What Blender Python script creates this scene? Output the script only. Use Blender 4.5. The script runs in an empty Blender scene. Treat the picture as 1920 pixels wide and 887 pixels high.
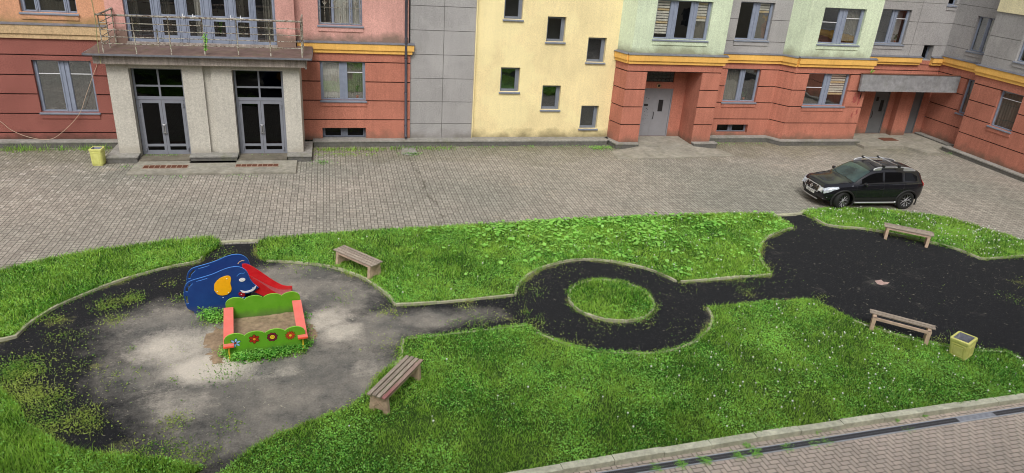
import bpy, math, random
import numpy as np
from mathutils import Vector, Matrix
R = math.radians
rnd = random.Random(7)
rng = np.random.default_rng(11)
scene = bpy.context.scene
COL = scene.collection

# ---------------------------------------------------------------- camera, sky, sun, exposure
cam = bpy.data.objects.new('camera', bpy.data.cameras.new('camera'))
COL.objects.link(cam)
cam.data.sensor_width = 36
cam.data.lens = 36 * 1331 / 1920
cam.data.clip_end = 500
cam.data.clip_start = 0.1
right = Vector((0.97074728, -0.23098852, 0.06552884))
down = Vector((-0.03518282, -0.40681847, -0.91283126))
fwd = Vector((0.23751188, 0.88382297, -0.40304475))
cam.matrix_world = Matrix(((right.x, -down.x, -fwd.x, 0), (right.y, -down.y, -fwd.y, 0), (right.z, -down.z, -fwd.z, 8.95), (0, 0, 0, 1)))
scene.camera = cam

SUN_EL, SUN_AZ = 50, 200      # azimuth clockwise from +Y: the sun stands behind the camera
world = bpy.data.worlds.new('World'); scene.world = world; world.use_nodes = True
wn = world.node_tree; wn.nodes.clear()
sky = wn.nodes.new('ShaderNodeTexSky'); sky.sky_type = 'NISHITA'; sky.sun_disc = False
sky.sun_elevation = R(SUN_EL); sky.sun_rotation = R(SUN_AZ); sky.dust_density = 4; sky.air_density = 1; sky.ozone_density = 1
hs = wn.nodes.new('ShaderNodeHueSaturation'); hs.inputs['Saturation'].default_value = 0.3
bg = wn.nodes.new('ShaderNodeBackground'); bg.inputs['Strength'].default_value = 0.15
wo = wn.nodes.new('ShaderNodeOutputWorld')
wn.links.new(sky.outputs[0], hs.inputs['Color']); wn.links.new(hs.outputs[0], bg.inputs[0]); wn.links.new(bg.outputs[0], wo.inputs[0])
sl = bpy.data.lights.new('sun', 'SUN'); sl.energy = 1.5; sl.angle = R(22); sl.color = (1, .97, .92)
so = bpy.data.objects.new('sun', sl); COL.objects.link(so)
sd = Vector((math.sin(R(SUN_AZ)) * math.cos(R(SUN_EL)), math.cos(R(SUN_AZ)) * math.cos(R(SUN_EL)), math.sin(R(SUN_EL))))
so.rotation_euler = sd.to_track_quat('Z', 'Y').to_euler()
scene.view_settings.view_transform = 'Standard'; scene.view_settings.look = 'None'
scene.view_settings.exposure = 0.15; scene.view_settings.gamma = 1
scene.render.engine = 'CYCLES'; scene.cycles.filter_width = 1.05
scene.cycles.max_bounces = 7; scene.cycles.transparent_max_bounces = 8
scene.cycles.diffuse_bounces = 3; scene.cycles.glossy_bounces = 3

# ---------------------------------------------------------------- helpers
def srgb(r, g, b, k=1.0):
    f = lambda c: (c / 255 / 12.92) if c <= 10 else ((c / 255 + .055) / 1.055) ** 2.4
    return (f(r) * k, f(g) * k, f(b) * k, 1)

def tag(o, label=None, cat=None, group=None, kind=None):
    if label: o['label'] = label
    if cat: o['category'] = cat
    if group: o['group'] = group
    if kind: o['kind'] = kind
    return o

def empty(name, loc=(0, 0, 0), rz=0.0):
    o = bpy.data.objects.new(name, None); COL.objects.link(o)
    o.location = loc; o.rotation_euler = (0, 0, rz); o.empty_display_size = .2
    return o

class MB:
    def __init__(s): s.v = []; s.f = []; s.m = []
    def add(s, vs, fs, mi=0):
        b = len(s.v); s.v += [tuple(p) for p in vs]; s.f += [tuple(b + i for i in f) for f in fs]; s.m += [mi] * len(fs)
        return s
    def box(s, x0, x1, y0, y1, z0, z1, mi=0):
        return s.add([(x0, y0, z0), (x1, y0, z0), (x1, y1, z0), (x0, y1, z0), (x0, y0, z1), (x1, y0, z1), (x1, y1, z1), (x0, y1, z1)],
                     [(0, 3, 2, 1), (4, 5, 6, 7), (0, 1, 5, 4), (1, 2, 6, 5), (2, 3, 7, 6), (3, 0, 4, 7)], mi)
    def hexa(s, p, mi=0):      # 4 bottom + 4 top points
        return s.add(p, [(0, 3, 2, 1), (4, 5, 6, 7), (0, 1, 5, 4), (1, 2, 6, 5), (2, 3, 7, 6), (3, 0, 4, 7)], mi)
    def prism(s, poly, z0, z1, mi=0):
        a = sum(poly[i][0] * poly[(i + 1) % len(poly)][1] - poly[(i + 1) % len(poly)][0] * poly[i][1] for i in range(len(poly)))
        if a < 0: poly = poly[::-1]
        n = len(poly)
        zt = z1 if isinstance(z1, (list, tuple)) else [z1] * n
        if a < 0 and isinstance(z1, (list, tuple)): zt = list(z1)[::-1]
        vs = [(p[0], p[1], z0) for p in poly] + [(p[0], p[1], zt[i]) for i, p in enumerate(poly)]
        fs = [tuple(range(n))[::-1], tuple(range(n, 2 * n))] + [(i, (i + 1) % n, n + (i + 1) % n, n + i) for i in range(n)]
        return s.add(vs, fs, mi)
    def tube(s, pts, r, n=8, mi=0, cap=True):
        pts = [Vector(p) for p in pts]; rs = r if isinstance(r, (list, tuple)) else [r] * len(pts)
        vs = []; fs = []; up = None
        for i, p in enumerate(pts):
            t = (pts[min(i + 1, len(pts) - 1)] - pts[max(i - 1, 0)]).normalized()
            if up is None:
                up = Vector((0, 0, 1)) if abs(t.z) < .9 else Vector((1, 0, 0))
            a = t.cross(up).normalized(); b = a.cross(t).normalized(); up = b
            for k in range(n):
                q = p + (a * math.cos(2 * math.pi * k / n) + b * math.sin(2 * math.pi * k / n)) * rs[i]
                vs.append(q)
        for i in range(len(pts) - 1):
            for k in range(n):
                fs.append((i * n + k, i * n + (k + 1) % n, (i + 1) * n + (k + 1) % n, (i + 1) * n + k))
        if cap: fs += [tuple(range(n)), tuple(range((len(pts) - 1) * n, len(pts) * n))[::-1]]
        return s.add(vs, fs, mi)
    def lathe(s, prof, n=24, M=None, mi=0):      # prof: (radius, height) about local z
        vs = []; fs = []
        for (r, h) in prof:
            for k in range(n):
                p = Vector((r * math.cos(2 * math.pi * k / n), r * math.sin(2 * math.pi * k / n), h))
                vs.append(M @ p if M else p)
        for i in range(len(prof) - 1):
            for k in range(n):
                fs.append((i * n + k, i * n + (k + 1) % n, (i + 1) * n + (k + 1) % n, (i + 1) * n + k))
        return s.add(vs, fs, mi)
    def build(s, name, mats, parent=None, smooth=False, bevel=0, label=None):
        me = bpy.data.meshes.new(name); me.from_pydata(s.v, [], s.f)
        for m in (mats if isinstance(mats, (list, tuple)) else [mats]): me.materials.append(m)
        me.polygons.foreach_set('material_index', s.m)
        if smooth: me.polygons.foreach_set('use_smooth', [True] * len(s.f))
        me.update()
        o = bpy.data.objects.new(name, me); COL.objects.link(o)
        if parent: o.parent = parent
        if bevel:
            b = o.modifiers.new('bevel', 'BEVEL'); b.width = bevel; b.segments = 2; b.limit_method = 'ANGLE'; b.angle_limit = R(40)
        if label: o['label'] = label
        return o

def offset_poly(poly, d):      # outward offset (ccw or cw), mitred
    n = len(poly); a = sum(poly[i][0] * poly[(i + 1) % n][1] - poly[(i + 1) % n][0] * poly[i][1] for i in range(n))
    sg = 1 if a > 0 else -1; out = []
    for i in range(n):
        p0, p1, p2 = poly[i - 1], poly[i], poly[(i + 1) % n]
        e1 = Vector((p1[0] - p0[0], p1[1] - p0[1])).normalized(); e2 = Vector((p2[0] - p1[0], p2[1] - p1[1])).normalized()
        n1 = Vector((e1.y, -e1.x)) * sg; n2 = Vector((e2.y, -e2.x)) * sg
        b = (n1 + n2); b = b / max(.3, b.length_squared) * 2
        out.append((p1[0] + b.x * d, p1[1] + b.y * d))
    return out

def smooth_line(pts, n=6):      # catmull-rom
    out = []
    for i in range(len(pts) - 1):
        p0, p1, p2, p3 = [np.array(pts[max(0, min(len(pts) - 1, k))], float) for k in (i - 1, i, i + 1, i + 2)]
        for t in np.linspace(0, 1, n, endpoint=False):
            out.append(tuple(.5 * ((2 * p1) + (-p0 + p2) * t + (2 * p0 - 5 * p1 + 4 * p2 - p3) * t * t + (-p0 + 3 * p1 - 3 * p2 + p3) * t ** 3)))
    out.append(tuple(np.array(pts[-1], float)))
    return out

# ---------------------------------------------------------------- materials
class NT:
    def __init__(s, name):
        s.m = bpy.data.materials.new(name); s.m.use_nodes = True; s.t = s.m.node_tree; s.t.nodes.clear()
        s.out = s.n('ShaderNodeOutputMaterial'); s.pos = None
    def n(s, typ, **kw):
        x = s.t.nodes.new(typ)
        for k, v in kw.items(): setattr(x, k, v)
        return x
    def link(s, a, b): s.t.links.new(a, b)
    def val(s, sock, v):
        if isinstance(v, bpy.types.NodeSocket): s.link(v, sock)
        else: sock.default_value = v
    def P(s):
        if s.pos is None: s.pos = s.n('ShaderNodeNewGeometry').outputs['Position']
        return s.pos
    def math(s, op, a, b=None, c=None, clamp=False):
        x = s.n('ShaderNodeMath', operation=op); x.use_clamp = clamp; s.val(x.inputs[0], a)
        if b is not None: s.val(x.inputs[1], b)
        if c is not None: s.val(x.inputs[2], c)
        return x.outputs[0]
    def mapping(s, vec, scale=(1, 1, 1), loc=(0, 0, 0), rot=(0, 0, 0)):
        x = s.n('ShaderNodeMapping'); s.link(vec, x.inputs['Vector']); x.inputs['Scale'].default_value = scale
        x.inputs['Location'].default_value = loc; x.inputs['Rotation'].default_value = rot; return x.outputs[0]
    def noise(s, scale, vec=None, detail=4, rough=.6, col=False, dist=0):
        x = s.n('ShaderNodeTexNoise'); s.link(vec or s.P(), x.inputs['Vector']); x.inputs['Scale'].default_value = scale
        x.inputs['Detail'].default_value = detail; x.inputs['Roughness'].default_value = rough; x.inputs['Distortion'].default_value = dist
        return x.outputs['Color' if col else 'Fac']
    def ramp(s, fac, a, b, ca=0.0, cb=1.0):      # map range clamped
        x = s.n('ShaderNodeMapRange'); s.val(x.inputs['Value'], fac)
        x.inputs['From Min'].default_value = a; x.inputs['From Max'].default_value = b
        x.inputs['To Min'].default_value = ca; x.inputs['To Max'].default_value = cb; return x.outputs[0]
    def mix(s, fac, a, b, mode='MIX'):
        x = s.n('ShaderNodeMix', data_type='RGBA', blend_type=mode); s.val(x.inputs['Factor'], fac)
        s.val(x.inputs['A'], a) if 0 else s.val(x.inputs[6], a); s.val(x.inputs[7], b); return x.outputs[2]
    def scalec(s, col, f):      # colour times scalar
        x = s.n('ShaderNodeVectorMath', operation='SCALE'); s.val(x.inputs[0], tuple(col)[:3] if isinstance(col, tuple) else col); s.val(x.inputs['Scale'], f); return x.outputs[0]
    def bump(s, h, strength=.3, dist=.01):
        x = s.n('ShaderNodeBump'); s.link(h, x.inputs['Height']); x.inputs['Strength'].default_value = strength
        x.inputs['Distance'].default_value = dist; return x.outputs[0]
    def sep(s, v):
        x = s.n('ShaderNodeSeparateXYZ'); s.link(v, x.inputs[0]); return x.outputs
    def attr(s, name):
        x = s.n('ShaderNodeAttribute'); x.attribute_name = name; return x.outputs['Fac']
    def bsdf(s, col, rough=.8, metal=0.0, spec=.3, normal=None, coat=0.0):
        x = s.n('ShaderNodeBsdfPrincipled'); s.val(x.inputs['Base Color'], col); s.val(x.inputs['Roughness'], rough)
        x.inputs['Metallic'].default_value = metal; x.inputs['Specular IOR Level'].default_value = spec
        if coat: x.inputs['Coat Weight'].default_value = coat; x.inputs['Coat Roughness'].default_value = .06
        if normal is not None: s.link(normal, x.inputs['Normal'])
        s.link(x.outputs[0], s.out.inputs[0]); return x

def plain(name, col, rough=.6, metal=0.0, spec=.3, var=.12, scale=12, coat=0.0, bump=0.0):
    t = NT(name); n = t.noise(scale); c = t.scalec(col, t.ramp(n, .25, .75, 1 - var, 1 + var))
    nr = t.bump(t.noise(scale * 6), bump, .004) if bump else None
    t.bsdf(c, rough, metal, spec, nr, coat); return t.m

def stucco(name, col, var=.12, streak=.12, base=None, rough_scale=22, bump=.5, base_h=.55, speck=.25, z_off=0.0):
    t = NT(name)
    fine = t.noise(rough_scale, detail=6, rough=.7)
    big = t.noise(.7, detail=5)
    st = t.noise(1.0, t.mapping(t.P(), (7, 7, .5)), detail=5, rough=.65)
    f = t.math('MULTIPLY', t.ramp(fine, .3, .7, 1 - speck, 1 + speck), t.ramp(big, .3, .7, 1 - var, 1 + var))
    f = t.math('MULTIPLY', f, t.ramp(st, .35, .7, 1 + streak * .5, 1 - streak))
    c = t.scalec(col, f)
    # patches of repainted or bleached plaster
    pt = t.noise(.45, t.mapping(t.P(), (1, 1, 1), (4, 3, 8)), detail=3)
    c = t.mix(t.ramp(pt, .54, .60, 0, .22), c, (min(1, col[0] * 1.35), min(1, col[1] * 1.35), min(1, col[2] * 1.35), 1))
    z = t.sep(t.P())[2]
    if base:
        h = t.math('ADD', t.math('SUBTRACT', z, z_off), t.math('MULTIPLY', t.math('SUBTRACT', t.noise(1.3, detail=6), .5), 1.1))
        m = t.ramp(h, base_h, .2, 0, .85)
        c = t.mix(m, c, base)
    nb = t.noise(rough_scale * 2.2, detail=3)
    t.bsdf(c, .92, 0, .15, t.bump(nb, bump, .012)); return t.m

M = {}
M['red'] = stucco('red_render', srgb(178, 116, 98), base=srgb(118, 96, 82))
M['red_dark'] = stucco('dark_red_render', srgb(140, 88, 80), speck=.42, streak=.03, base=srgb(78, 62, 54), rough_scale=30)
M['pink'] = stucco('pink_render', srgb(202, 154, 144), streak=.10, base=srgb(118, 104, 92), z_off=4.05)
M['orange'] = stucco('orange_render', srgb(206, 154, 122), streak=.08, base=srgb(136, 120, 78), z_off=4.35, base_h=.6)
M['beige'] = stucco('beige_render', srgb(192, 165, 128), speck=.3)
M['ochre'] = stucco('ochre_render', srgb(230, 180, 98), streak=.08, speck=.1)
M['grey'] = stucco('grey_render', srgb(158, 156, 155), var=.09, base=srgb(125, 120, 115), streak=.06)
M['yellow'] = stucco('yellow_render', srgb(234, 216, 166), var=.08, base=srgb(128, 118, 88), streak=.05, base_h=.62, speck=.16)
M['green'] = stucco('pale_green_render', srgb(200, 212, 184), var=.10, speck=.24, streak=.08, base=srgb(140, 142, 118), z_off=4.0)
M['cream'] = stucco('cream_render', srgb(226, 216, 178))
M['tamb'] = stucco('light_grey_render', srgb(188, 184, 174), speck=.26, var=.06, streak=.07, base=srgb(168, 162, 150), base_h=.5)
M['slab'] = stucco('weathered_slab', srgb(158, 148, 140), streak=.5, speck=.3, var=.15)
M['groove'] = plain('groove_joint', srgb(46, 30, 30), .95)
M['groove_grey'] = plain('panel_joint', srgb(112, 110, 108), .95)
M['flash'] = plain('zinc_flashing', srgb(120, 122, 130), .5, .3, var=.25, scale=5)
M['sill'] = plain('sill_metal', srgb(122, 128, 140), .5, .1, var=.15, scale=4)
M['frame'] = plain('window_frame_paint', srgb(136, 144, 161), .45, var=.12, scale=6)
M['frame_dark'] = plain('dark_frame_paint', srgb(112, 118, 130), .5, var=.15)
M['alu'] = plain('door_frame_paint', srgb(128, 131, 140), .42, var=.08, scale=5)
M['inside'] = plain('room_dark', srgb(52, 50, 50), .9)
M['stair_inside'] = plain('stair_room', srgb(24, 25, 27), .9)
M['stair_grey'] = plain('stair_landing', srgb(96, 98, 98), .9, var=.4, scale=1.5)
M['curtain'] = plain('net_curtain', srgb(190, 186, 180), .9, var=.1)
M['curtain_dark'] = plain('dim_curtain', srgb(120, 116, 108), .9, var=.12)
M['blind'] = plain('blind_fabric', srgb(222, 216, 205), .8, var=.06)
M['blind_warm'] = plain('warm_blind_fabric', srgb(216, 192, 152), .8)
M['white'] = plain('white_plastic', srgb(225, 226, 228), .4, var=.05)
M['chrome'] = plain('brushed_steel', srgb(205, 205, 208), .28, .9, var=.05)
M['steel_door'] = plain('grey_door_paint', srgb(138, 138, 142), .5, var=.08, scale=3)
M['steel_door2'] = plain('dark_door_paint', srgb(104, 106, 108), .5, var=.1, scale=3)
M['dark'] = plain('dark_iron', srgb(48, 46, 46), .6, .3)
M['pipe'] = plain('downpipe_paint', srgb(84, 84, 94), .5, .2, var=.2, scale=3)
M['rust'] = plain('rusty_iron', srgb(112, 72, 56), .8, .2, var=.35, scale=20)
M['glassblock'] = plain('glass_block', srgb(66, 70, 68), .25, 0, .6, var=.5, scale=16)
M['soil'] = plain('potting_soil', srgb(60, 45, 35), .9)
M['terracotta'] = plain('terracotta', srgb(165, 92, 62), .8)
M['leaf_dark'] = plain('house_plant_leaf', srgb(48, 82, 40), .6, var=.4)

def rail_mat():
    t = NT('chipped_rail_paint')
    n = t.ramp(t.noise(14, detail=6, rough=.75), .48, .56)
    c = t.mix(n, srgb(164, 160, 148), srgb(88, 68, 56)); g = t.ramp(t.noise(5), .55, .65, 0, .5)
    c = t.mix(g, c, srgb(120, 130, 90)); t.bsdf(c, .75); return t.m
M['rail'] = rail_mat()

def glass(name, tint, refl=.10, gt=1.0):
    t = NT(name)
    tr = t.n('ShaderNodeBsdfTransparent'); tr.inputs[0].default_value = tint
    gl = t.n('ShaderNodeBsdfGlossy'); gl.inputs['Roughness'].default_value = .02; gl.inputs[0].default_value = (.9 * gt, .95 * gt, gt, 1)
    nb = t.bump(t.noise(2.2, detail=1), .12, .02); t.link(nb, gl.inputs['Normal'])
    fr = t.n('ShaderNodeLayerWeight'); fr.inputs['Blend'].default_value = .35
    f = t.math('MULTIPLY', t.ramp(fr.outputs['Fresnel'], 0, 1, refl, 1), t.math('SUBTRACT', 1, t.n('ShaderNodeNewGeometry').outputs['Backfacing']))
    mx = t.n('ShaderNodeMixShader'); t.link(f, mx.inputs[0]); t.link(tr.outputs[0], mx.inputs[1]); t.link(gl.outputs[0], mx.inputs[2])
    t.link(mx.outputs[0], t.out.inputs[0]); return t.m
M['glass'] = glass('window_glass', (.95, .96, .95, 1), .20)
M['glass_dark'] = glass('tinted_glass', (.16, .17, .18, 1), .02, .35)
M['glass_mid'] = glass('dim_glass', (.42, .43, .43, 1), .17)
M['glass_stair'] = glass('stair_glass', (.7, .72, .72, 1), .13)
M['glass_film'] = glass('film_glass', (.55, .55, .52, 1), .30)

def concrete(name, col, moss=.3, scale=9):
    t = NT(name)
    n = t.noise(scale, detail=8, rough=.7); b = t.noise(1.4, detail=4)
    c = t.scalec(col, t.math('MULTIPLY', t.ramp(n, .3, .72, .68, 1.2), t.ramp(b, .3, .7, .8, 1.12)))
    g = t.ramp(t.noise(2.3, detail=7, rough=.7), .52, .7, 0, moss)
    c = t.mix(g, c, srgb(104, 108, 66))
    cr = t.n('ShaderNodeTexVoronoi', feature='DISTANCE_TO_EDGE'); t.link(t.mapping(t.noise(2, col=True), (1, 1, 1)), cr.inputs['Vector'])
    t.bsdf(c, .92, 0, .2, t.bump(n, .4, .01)); return t.m
M['kerb'] = concrete('kerb_concrete', srgb(182, 180, 154), .5)
M['kerb_new'] = concrete('big_kerb_concrete', srgb(208, 208, 186), .22)
M['ledge_top'] = concrete('ledge_cap', srgb(150, 148, 142), .35)
M['ledge'] = concrete('ledge_face', srgb(108, 106, 102), .3)
M['step'] = concrete('step_concrete', srgb(154, 150, 138), .25, 5)

def ladder_paving():
    # courtyard: columns of bricks 0.2 m wide running away from the camera, a flat brick then an upright pair
    t = NT('courtyard_paving_bricks')
    ps = t.sep(t.P()); x = t.math('ADD', ps[0], .03); y = ps[1]
    wob = t.math('MULTIPLY', t.math('SUBTRACT', t.noise(.8, detail=3), .5), .05)
    x = t.math('ADD', x, wob)
    cx = t.math('DIVIDE', x, .21); ci = t.math('FLOOR', cx); fx = t.math('FRACT', cx)
    off = t.math('MULTIPLY', t.math('MODULO', t.math('ABSOLUTE', ci), 2.0), .155)
    cy = t.math('DIVIDE', t.math('ADD', y, off), .31); cj = t.math('FLOOR', cy); fy = t.math('FRACT', cy)
    ex = t.math('MULTIPLY', t.math('MINIMUM', fx, t.math('SUBTRACT', 1, fx)), .21)
    yy = t.math('MULTIPLY', fy, .31)
    e1 = t.math('MINIMUM', yy, t.math('SUBTRACT', .31, yy)); e2 = t.math('ABSOLUTE', t.math('SUBTRACT', yy, .105))
    ey = t.math('MINIMUM', e1, e2)
    up = t.math('GREATER_THAN', yy, .105)
    em = t.math('ABSOLUTE', t.math('MULTIPLY', t.math('SUBTRACT', fx, .5), .21))
    em = t.math('ADD', em, t.math('MULTIPLY', t.math('SUBTRACT', 1, up), 1))
    wx = t.ramp(ex, .006, .014, 1, 0); wy = t.ramp(ey, .007, .014, .95, 0); wm = t.ramp(em, .004, .011, .95, 0)
    j = t.math('MAXIMUM', wx, t.math('MAXIMUM', wy, wm))
    half = t.math('MULTIPLY', up, t.math('ADD', 1, t.math('GREATER_THAN', fx, .5)))
    cb = t.n('ShaderNodeCombineXYZ'); t.link(ci, cb.inputs[0]); t.link(cj, cb.inputs[1]); t.link(half, cb.inputs[2])
    wnz = t.n('ShaderNodeTexWhiteNoise'); t.link(cb.outputs[0], wnz.inputs['Vector'])
    big = t.noise(.16, detail=5, rough=.55); mid = t.noise(.9, detail=6, rough=.7)
    c = t.mix(t.ramp(big, .38, .62), srgb(147, 145, 135), srgb(165, 158, 147))
    f = t.math('MULTIPLY', t.ramp(wnz.outputs['Value'], 0, 1, .82, 1.16), t.ramp(mid, .3, .7, .86, 1.08))
    c = t.scalec(c, f)
    lf = t.math('MULTIPLY', t.ramp(ps[0], -3, -9), t.ramp(y, 22, 25)); c = t.mix(t.math('MULTIPLY', t.math('GREATER_THAN', wnz.outputs['Value'], .93), t.math('ADD', .04, t.math('MULTIPLY', lf, .6))), c, srgb(190, 184, 176))
    # faint reflected sunlight painted in as pale patches, and a few dark stains
    sun_patch = t.noise(.35, t.mapping(t.P(), (1, 1.6, 1), (9, 2, 0)), detail=6, rough=.7)
    c = t.mix(t.ramp(sun_patch, .60, .72, 0, .35), c, srgb(206, 190, 170))
    sd_ = t.noise(.5, t.mapping(t.P(), (.8, 1.7, 1), (3, 14, 0)), detail=8, rough=.75)
    c = t.mix(t.ramp(sd_, .62, .74, 0, .6), c, srgb(88, 80, 70))
    # damp, mossy band along the building foot
    mz = t.math('ADD', y, t.math('MULTIPLY', t.math('SUBTRACT', t.noise(.7, detail=6, rough=.65), .5), 5))
    c = t.mix(t.ramp(mz, 26.6, 29.8, 0, .75), c, t.scalec(srgb(112, 108, 84), t.ramp(wnz.outputs['Value'], 0, 1, .85, 1.2)))
    jc = t.mix(t.ramp(mz, 26.5, 29.5), srgb(64, 58, 50), srgb(56, 62, 36))
    c = t.mix(t.math('MULTIPLY', j, .86), c, jc)
    (lx0, ly0), (lx1, ly1) = [(2.89, 28.09), (3.25, 21.69)]; dl = math.hypot(lx1 - lx0, ly1 - ly0); na, nb_ = (ly1 - ly0) / dl, -(lx1 - lx0) / dl      # a sunken run of bricks
    ld = t.math('ABSOLUTE', t.math('ADD', t.math('ADD', t.math('MULTIPLY', ps[0], na), t.math('MULTIPLY', y, nb_)), t.math('ADD', -(lx0 * na + ly0 * nb_), t.math('MULTIPLY', t.math('SUBTRACT', mid, .5), .9))))
    c = t.mix(t.math('MULTIPLY', t.ramp(ld, .12, .0, 0, .8), t.ramp(t.noise(1.7, detail=6, rough=.8), .46, .58)), c, srgb(70, 64, 54))
    h = t.math('ADD', t.math('SUBTRACT', 1, j), t.math('MULTIPLY', wnz.outputs['Value'], .15))
    t.bsdf(c, t.ramp(mid, .3, .7, .75, .95), 0, .25, t.bump(h, .5, .006)); return t.m
M['paving'] = ladder_paving()

def herringbone():
    t = NT('herringbone_bricks')
    v = t.mapping(t.P(), (9.6, 9.6, 1), (0, 0, 0), (0, 0, R(-2.6))); ps = t.sep(v)
    x, y = ps[0], ps[1]
    i = t.math('FLOOR', x); j = t.math('FLOOR', y); fx = t.math('FRACT', x); fy = t.math('FRACT', y)
    m = t.math('FLOORED_MODULO', t.math('SUBTRACT', i, j), 4.0)
    def isv(k): return t.math('COMPARE', m, float(k), .1)
    m0, m1, m2, m3 = isv(0), isv(1), isv(2), isv(3)
    L = t.math('ADD', fx, t.math('MULTIPLY', m1, 9)); Rr = t.math('ADD', t.math('SUBTRACT', 1, fx), t.math('MULTIPLY', m0, 9))
    B = t.math('ADD', fy, t.math('MULTIPLY', m2, 9)); T = t.math('ADD', t.math('SUBTRACT', 1, fy), t.math('MULTIPLY', m3, 9))
    d = t.math('MINIMUM', t.math('MINIMUM', L, Rr), t.math('MINIMUM', B, T))
    jm = t.ramp(d, .035, .085, 1, 0)
    cb = t.n('ShaderNodeCombineXYZ'); t.link(t.math('SUBTRACT', i, m1), cb.inputs[0]); t.link(t.math('SUBTRACT', j, m2), cb.inputs[1])
    wnz = t.n('ShaderNodeTexWhiteNoise'); t.link(cb.outputs[0], wnz.inputs['Vector'])
    mid = t.noise(1.1, detail=6, rough=.7); fine = t.noise(60, detail=4)
    c = t.mix(t.ramp(mid, .35, .65), srgb(186, 174, 162), srgb(206, 191, 178))
    c = t.scalec(c, t.math('MULTIPLY', t.ramp(wnz.outputs['Value'], 0, 1, .92, 1.07), t.ramp(fine, .3, .7, .90, 1.08)))
    c = t.mix(t.math('MULTIPLY', jm, .95), c, srgb(62, 56, 46))
    h = t.math('ADD', t.math('SUBTRACT', 1, jm), t.math('MULTIPLY', wnz.outputs['Value'], .25))
    t.bsdf(c, .88, 0, .25, t.bump(h, .6, .006)); return t.m
M['herring'] = herringbone()

def rubber():
    t = NT('worn_rubber_crumb')
    dust = t.attr('dust'); moss = t.attr('moss'); pale = t.attr('pale')
    fine = t.noise(24, detail=6, rough=.8); mid = t.noise(5, detail=7, rough=.7); big = t.noise(1.1, detail=6, rough=.62)
    vo = t.n('ShaderNodeTexVoronoi'); t.link(t.P(), vo.inputs['Vector']); vo.inputs['Scale'].default_value = 95
    vc = t.sep(vo.outputs['Color'])[0]
    blk = t.scalec(srgb(31, 32, 35), t.ramp(fine, .3, .7, .55, 1.5))
    blk = t.mix(t.math('MULTIPLY', t.math('GREATER_THAN', vc, .94), t.ramp(vo.outputs['Distance'], .45, .25, 0, .7)), blk, srgb(150, 150, 145))
    gry = t.scalec(t.mix(t.ramp(big, .35, .65), srgb(100, 99, 95), srgb(140, 135, 126)), t.math('MULTIPLY', t.ramp(fine, .3, .7, .72, 1.25), t.ramp(mid, .3, .7, .86, 1.12)))
    pl = t.scalec(srgb(204, 196, 182), t.ramp(fine, .3, .7, .85, 1.12))
    wob = t.math('ADD', t.math('MULTIPLY', t.math('SUBTRACT', mid, .5), .6), t.math('MULTIPLY', t.math('SUBTRACT', fine, .5), .45))
    wob2 = t.math('ADD', wob, t.math('MULTIPLY', t.math('SUBTRACT', big, .5), .9))
    c = t.mix(t.ramp(t.math('ADD', dust, wob2), .12, .86), blk, gry)
    c = t.mix(t.ramp(t.math('ADD', pale, t.math('MULTIPLY', wob2, .75)), .30, 1.0, 0, .95), c, pl)
    mc = t.mix(t.ramp(mid, .35, .65), srgb(92, 112, 40), srgb(128, 124, 78))
    c = t.mix(t.ramp(t.math('ADD', moss, t.math('MULTIPLY', wob2, 2.2)), .55, .95, 0, .75), c, mc)
    t.bsdf(c, .93, 0, .2, t.bump(fine, .7, .012)); return t.m
M['rubber'] = rubber()

def foliage(name, dark, light, yellow, trans=.42):
    t = NT(name); a = t.attr('tint'); big = t.noise(.55, detail=5, rough=.6); md = t.noise(2.6, detail=4)
    c = t.mix(a, dark, light); c = t.mix(t.math('MULTIPLY', t.math('GREATER_THAN', a, .992), .8), c, srgb(206, 200, 150)); c = t.mix(t.ramp(t.math('ADD', t.math('MULTIPLY', a, .25), big), .46, .74, 0, .85), c, yellow)
    c = t.scalec(c, t.ramp(md, .3, .7, .88, 1.22))
    d = t.n('ShaderNodeBsdfPrincipled'); t.link(c, d.inputs['Base Color']); d.inputs['Roughness'].default_value = .42; d.inputs['Specular IOR Level'].default_value = .5
    tr = t.n('ShaderNodeBsdfTranslucent'); t.link(t.scalec(c, 1.15), tr.inputs[0])
    mx = t.n('ShaderNodeMixShader'); mx.inputs[0].default_value = trans
    t.link(d.outputs[0], mx.inputs[1]); t.link(tr.outputs[0], mx.inputs[2]); t.link(mx.outputs[0], t.out.inputs[0]); return t.m
M['grass'] = foliage('grass_blade', srgb(40, 98, 20), srgb(154, 212, 80), srgb(174, 212, 90))
M['herb'] = foliage('broad_leaf', srgb(58, 130, 36), srgb(150, 220, 96), srgb(166, 222, 106))
M['weed_dry'] = foliage('yellowish_weed', srgb(62, 122, 34), srgb(140, 192, 76), srgb(176, 190, 94))
M['turf'] = plain('lawn_soil', srgb(54, 80, 26), .95, var=.4, scale=7)
M['sand'] = plain('sandbox_sand', srgb(148, 128, 104), .95, var=.38, scale=7, bump=1.0)
M['straw'] = plain('straw_bits', srgb(186, 180, 158), .8, var=.25)
M['fluff'] = plain('dandelion_fluff', srgb(235, 238, 230), .9)
def wood():
    t = NT('peeling_bench_wood')
    o = t.n('ShaderNodeTexCoord').outputs['Object']
    g = t.noise(6, t.mapping(o, (1.2, 16, 16)), detail=6, rough=.7); p = t.noise(5, t.mapping(o, (1.6, 6, 6)), detail=5, rough=.7)
    oi = t.n('ShaderNodeObjectInfo').outputs['Random']
    c = t.mix(t.ramp(g, .3, .7), srgb(104, 92, 84), srgb(188, 176, 160))
    c = t.mix(t.ramp(p, .56, .68, 0, .35), c, srgb(128, 88, 84))
    c = t.scalec(c, t.ramp(oi, 0, 1, .85, 1.15))
    t.bsdf(c, .85, 0, .2, t.bump(g, .4, .006)); return t.m
M['wood'] = wood()
M['bench_pink'] = plain('faded_bench_rail', srgb(186, 162, 144), .85, var=.3, scale=8, bump=.4)
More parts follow.
